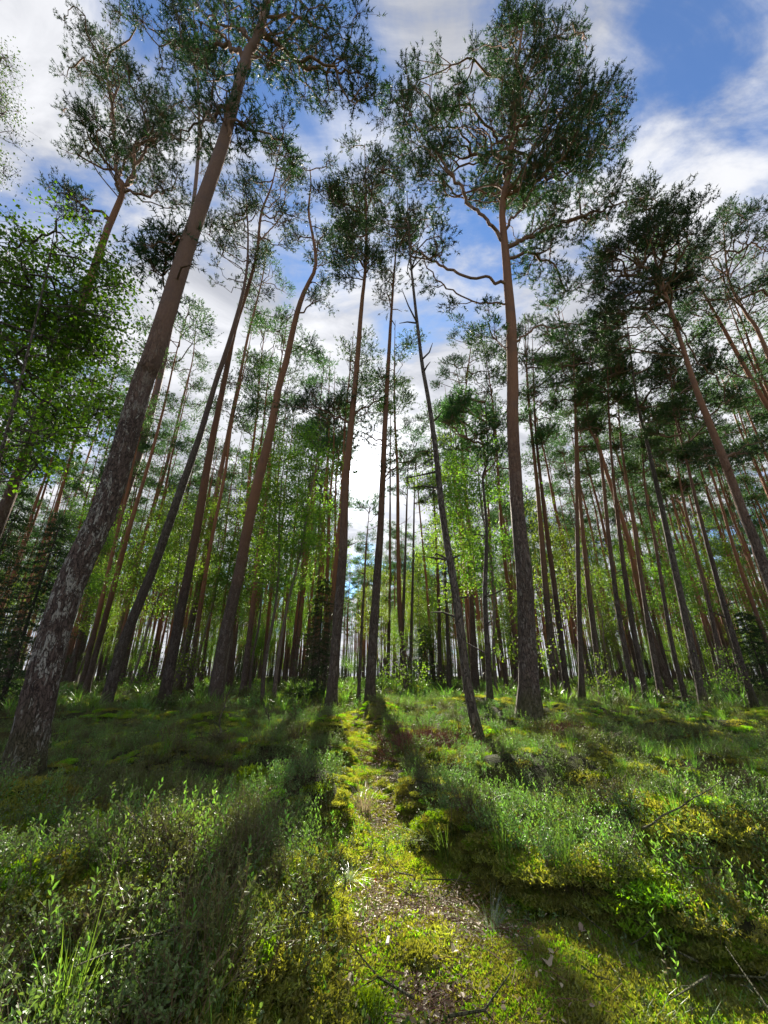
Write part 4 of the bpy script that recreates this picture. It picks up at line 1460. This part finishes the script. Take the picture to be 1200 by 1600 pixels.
def single(name, label, cat, me, u, v, s=1.0, rz=0.0, group=None, tilt=(0, 0), dz=0.0):
    o = bpy.data.objects.new(name, me)
    p = at(u, v)
    o.location = (p[0], p[1], p[2] + dz)
    o.scale = (s, s, s)
    o.rotation_euler = (tilt[0], tilt[1], rz)
    o['label'] = label; o['category'] = cat
    if group:
        o['group'] = group
    return link(o)


blue = m_grass(400, 90, .30, .0034, 1.5, 'grass_b', .04)
single('grass_tussock', 'pale bluish grass tussock at the edge of the trunk shadow, right of the path', 'grass', blue, 762, 1385, .55, .3)
single('grass_tussock', 'grey-green grass tussock hanging over the left side of the path', 'grass', blue, 545, 1385, .4, 1.3)
single('grass_tussock', 'sunlit straw-coloured tussock on the left side of the path, further back', 'grass', m_grass(401, 90, .28, .004, .9, 'oldleaf', .05), 568, 1275, .9, 2.)
single('grass_tussock', 'arching grass tussock in the dark bank right of the path', 'grass', m_grass(402, 80, .3, .0036, 1.1, 'grass', .05), 700, 1350, .9, 2.)
single('grass_tussock', 'long-bladed grass tussock low at the bottom left', 'grass', m_grass(403, 110, .34, .0034, 1.1, 'grass', .05), 330, 1560, .5, 1.)


def cushion(seed, R0, h, mat, n):
    g = np.random.default_rng(seed); mb = MB()
    k = 14
    for j in range(k):
        pass
    ring = 18
    V = [[0, 0, h]]
    for i in range(1, 7):
        a = i / 6 * math.pi / 2
        for t in range(ring):
            q = 2 * math.pi * t / ring
            r = R0 * math.sin(a) * (1 + .12 * math.sin(3 * q + seed) + .05 * math.sin(7 * q))
            V.append([r * math.cos(q), r * math.sin(q), h * math.cos(a) - (.05 if i == 6 else 0)])
    T = [[0, 1 + t, 1 + (t + 1) % ring] for t in range(ring)]
    Q = [[1 + i * ring + t, 1 + (i + 1) * ring + t, 1 + (i + 1) * ring + (t + 1) % ring, 1 + i * ring + (t + 1) % ring] for i in range(5) for t in range(ring)]
    mb.add(V, T, Q)
    th = g.uniform(0, 6.28, n); ca = np.sqrt(g.uniform(size=n))
    nrm = np.stack([ca * np.cos(th), ca * np.sin(th), np.sqrt(1 - ca ** 2)], 1)
    P = nrm * np.array([R0, R0, h]) * .97
    for _ in range(3):
        ovals(mb, P + g.normal(size=P.shape) * .004, unit(nrm + g.normal(size=P.shape) * .6), .02 * g.uniform(.6, 1.3, n), .3, 0, g)
    return mb.mesh('moss_cushion', [M[mat]], True)


c1 = cushion(1, .10, .06, 'moss_g', 700)
c2 = cushion(2, .13, .05, 'moss', 800)
single('moss_cushion', 'vivid green moss cushion at the bottom edge in the middle of the path', 'moss', c1, 568, 1592, .62)
single('moss_cushion', 'flat yellow moss cushion beside the pale wood chip on the path', 'moss', c2, 655, 1505, .6, 1.)
single('moss_cushion', 'yellow moss mound at the foot of the thick lichen-covered trunk', 'moss', c2, 42, 1262, 2.0, .5)
single('moss_cushion', 'small moss mound right of the thick trunk', 'moss', c2, 82, 1215, 1.3, 2.)
single('moss_cushion', 'dark green moss mound among the shrubs, left of the dead sapling', 'moss', c1, 395, 1172, 2.0, 2.)
single('moss_cushion', 'yellow moss mound in front of the bent dark trunk', 'moss', c2, 212, 1128, 1.8, 2.4)


def m_leaf(seed, mat, L=.045, lob=.7):
    g = np.random.default_rng(seed); mb = MB()
    n = 12
    V = [[0, 0, .006]]
    for i in range(n):
        a = 2 * math.pi * i / n
        r = L * (.45 + .1 * (i % 2)) * (1 if i else 1.2)
        V.append([r * math.cos(a) * 1.25, r * math.sin(a) * lob, .006 + .012 * math.cos(2 * a + g.uniform())])
    V.append([-L * 1.1, 0, 0]); V.append([-L * 1.1, .002, 0.001])
    T = [[0, 1 + i, 1 + (i + 1) % n] for i in range(n)] + [[1 + n // 2, n + 1, n + 2]]
    mb.add(V, T)
    return mb.mesh('leaf', [M[mat]])


lr, lb, lp = m_leaf(1, 'rowan_red'), m_leaf(2, 'litter'), m_leaf(3, 'pale')
for me, u, v, s, lab in [(lr, 216, 1540, .8, 'orange red leaf resting in the dark grass at bottom left'), (lr, 10, 1583, .6, 'small red leaf at the bottom left corner'),
                         (lr, 371, 1308, .6, 'tiny reddish leaf in the shaded heath left of the path'), (lr, 586, 1388, .5, 'dark red leaf at the left rim of the path'),
                         (lr, 808, 1471, .5, 'small orange leaf on the yellow moss right of the path'), (lb, 858, 1522, .8, 'pinkish brown dry leaf on the yellow moss at right'),
                         (lb, 909, 1436, .8, 'pale brown leaf standing below the dark bank at right'), (lb, 316, 1468, .8, 'pale dry leaf in the dark heath left of the path'),
                         (lr, 1043, 1262, .9, 'orange withered leaf among the shoots at right'), (lb, 712, 1503, .6, 'small brown leaf by the trunk shadow on the path'),
                         (lb, 545, 1553, .8, 'grey-brown leaf near the green moss cushion'), (lb, 565, 1465, .6, 'dull brown leaf left of the pale wood chip')]:
    single('fallen_leaf', lab, 'leaf', me, u, v, s, u * .7, None, (.2, -.15), .025)


def rod(pts, r, mat='dead', sides=7, twigs=0, seed=0):
    g = np.random.default_rng(seed); mb = MB()
    p = spline(np.array(pts, float), 12)
    p[1:-1] += g.normal(size=(10, 3)) * r * .5
    rr = np.linspace(r, r * .45, 12)
    tube(mb, p, rr, sides)
    for _ in range(twigs):
        k = int(g.integers(2, 11)); L = np.linalg.norm(p[-1] - p[0]) * g.uniform(.12, .3)
        d = unit(unit(p[-1] - p[0]) * .6 + g.normal(size=3) * .7)
        prisms(mb, np.array([p[k], p[k] + d * L * .5]), np.array([p[k] + d * L * .5, p[k] + d * L * .5 + unit(d + g.normal(size=3) * .4) * L * .5]),
               np.array([rr[k] * .5, rr[k] * .35]), np.array([rr[k] * .35, rr[k] * .15]), 4)
    return mb.mesh('stick', [M[mat]], True)


chip = MB()
chip.add([[-.012, -.035, 0], [.013, -.030, .002], [.010, .036, .004], [-.009, .032, .002], [-.010, -.030, .007], [.010, -.026, .009], [.008, .03, .011], [-.007, .028, .009]],
         quads=[[0, 3, 2, 1], [4, 5, 6, 7], [0, 1, 5, 4], [1, 2, 6, 5], [2, 3, 7, 6], [3, 0, 4, 7]])
single('wood_chip', 'bleached pinkish wood chip lying in the middle of the path', 'wood chip', chip.mesh('chip', [M['pale']]), 606, 1490, .5, -.15, None, (.15, .1), .03)
single('dead_sapling', 'thin crooked dead sapling left of the path in front of the S-bent pine', 'dead tree', rod([(0, 0, -.05), (.05, 0, .16), (.03, .03, .3), (.10, .0, .55)], .012, 'dark_bark', 7, 9, 3), 330, 1175, 1.1)
single('dead_stick', 'short dead stick slanting out of the shrubs', 'stick', rod([(.08, 0, -.04), (.02, 0, .1), (-.05, 0, .25)], .014, 'dark_bark', 7, 2, 4), 415, 1135, 1.1)
single('dead_stick', 'tiny dead stick poking up left of the path', 'stick', rod([(.04, 0, -.04), (-.03, 0, .15)], .010, 'dark_bark', 7, 1, 5), 478, 1142, 1.0)
single('fallen_twig', 'thin curved twig lying across the shoots at right', 'twig', rod([(0, 0, .16), (.25, .05, .24), (.5, .18, .28)], .004, 'dead', 5, 3, 6), 1020, 1375, 1.0)
single('fallen_twig', 'dark twig lying in the yellow moss near the bottom right', 'twig', rod([(0, 0, .01), (.10, -.04, .03), (.2, -.16, .02)], .003, 'dark_bark', 5, 1, 7), 835, 1490, .8)
single('fallen_twig', 'short dark twig on the moss right of the trunk shadow', 'twig', rod([(0, 0, .01), (.05, -.1, .03), (.06, -.2, .02)], .003, 'rust', 5, 1, 8), 735, 1520, .7)
p0, p1 = np.array([*(ray(1015, 1060)[:2] / ray(1015, 1060)[1] * 13.5), 0]), np.array([*(ray(1175, 1060)[:2] / ray(1175, 1060)[1] * 12.2), 0])
lg = bpy.data.objects.new('fallen_log', rod([(0, 0, .45), ((p1 - p0)[0] * .5, (p1 - p0)[1] * .5, .30), ((p1 - p0)[0], (p1 - p0)[1], .10)], .07, 'bark', 10, 4, 9))
lg.location = (p0[0], p0[1], float(height(p0[0], p0[1])))
lg['label'] = 'fallen trunk lying slanted behind the pines at right'; lg['category'] = 'log'
link(lg)


def m_brush(seed, R0, H, mat):
    g = np.random.default_rng(seed); mb = MB()
    n = 260
    b = np.stack([g.normal(size=n) * R0 * .4, g.normal(size=n) * R0 * .4, np.full(n, -.03)], 1)
    d = unit(np.stack([b[:, 0] / R0, b[:, 1] / R0, np.full(n, .6)], 1) + g.normal(size=(n, 3)) * .35)
    L = (H * g.uniform(.5, 1.1, n))[:, None]
    prisms(mb, b, b + d * L, .003, .0012, 3)
    s = np.repeat(b + d * L * .5, 4, 0); dd = unit(np.repeat(d, 4, 0) + g.normal(size=(n * 4, 3)) * .6)
    prisms(mb, s, s + dd * .12, .0016, .0008, 3)
    needles(mb, s, dd, .12, 6, .03, .004, 0, g)
    return mb.mesh('brush', [M[mat]])


br = m_brush(1, .45, .42, 'rust')
single('dead_brush', 'reddish brown heap of dead twigs left of the leaning dark pine', 'brush', br, 668, 1150, 1.0)
single('dead_brush', 'round reddish brown dead bush right of the biggest trunk', 'brush', br, 885, 1142, .75, 1.)

# tall single shoots close to the lens
g = np.random.default_rng(77)
shoot_spots = [(640, 628 + 700, 'left rim of the bank'), ]
SP_ = [(1048, 1560, .30, 'bright sprig at the bottom right corner region, below the dark hollow'), (1175, 1500, .30, 'bright leafy sprig at the right edge above the yellow moss'),
       (890, 1330, .26, 'pale-leaved sprig on the crest of the dark bank'), (945, 1395, .30, 'tall pale sprig in front of the dark hollow, right of centre'),
       (985, 1440, .28, 'sprig with whitish lower leaves hanging over the dark hollow'), (832, 1275, .26, 'sunlit sprig behind the crest of the bank'),
       (1085, 1310, .26, 'upright sprig in the heath at right, near the withered orange leaf'), (1160, 1300, .28, 'tall sprig close to the right edge, mid height'),
       (418, 1285, .26, 'single upright sprig in the shaded heath left of the path'), (505, 1400, .28, 'sunlit green sprig at the left rim of the path'),
       (375, 1460, .28, 'pair-like bright sprig in the dark heath left of the path'), (330, 1450, .25, 'sprig with pale leaves below the tiny reddish leaf'),
       (280, 1560, .22, 'short green sprig near the bottom left'), (60, 1545, .30, 'pale broad-leaved sprig at the bottom left'),
       (180, 1590, .22, 'bright small sprig on the bottom edge at left'), (130, 1480, .24, 'green sprig left of the orange red leaf'),
       (525, 1330, .26, 'bright sprig in the sunlit strip left of the path'), (700, 1290, .2, 'small sprig at the start of the trunk shadow'),
       (1110, 1400, .28, 'leafy sprig in the middle of the right-hand heath'), (1010, 1260, .24, 'small bright sprig far in the right-hand heath')]
for u, v, H, lab in SP_:
    mb = MB()
    sprig(g, mb, np.array([0, 0, -.02]), H * 1.1, 17, .032, .12)
    sprig(g, mb, np.array([.03, .01, -.02]), H * .7, 12, .028, .2)
    single('leafy_sprig', lab, 'plant', mb.mesh('sprig', [M['spr'], M['stem'], M['oldleaf']]), u, v, .62)
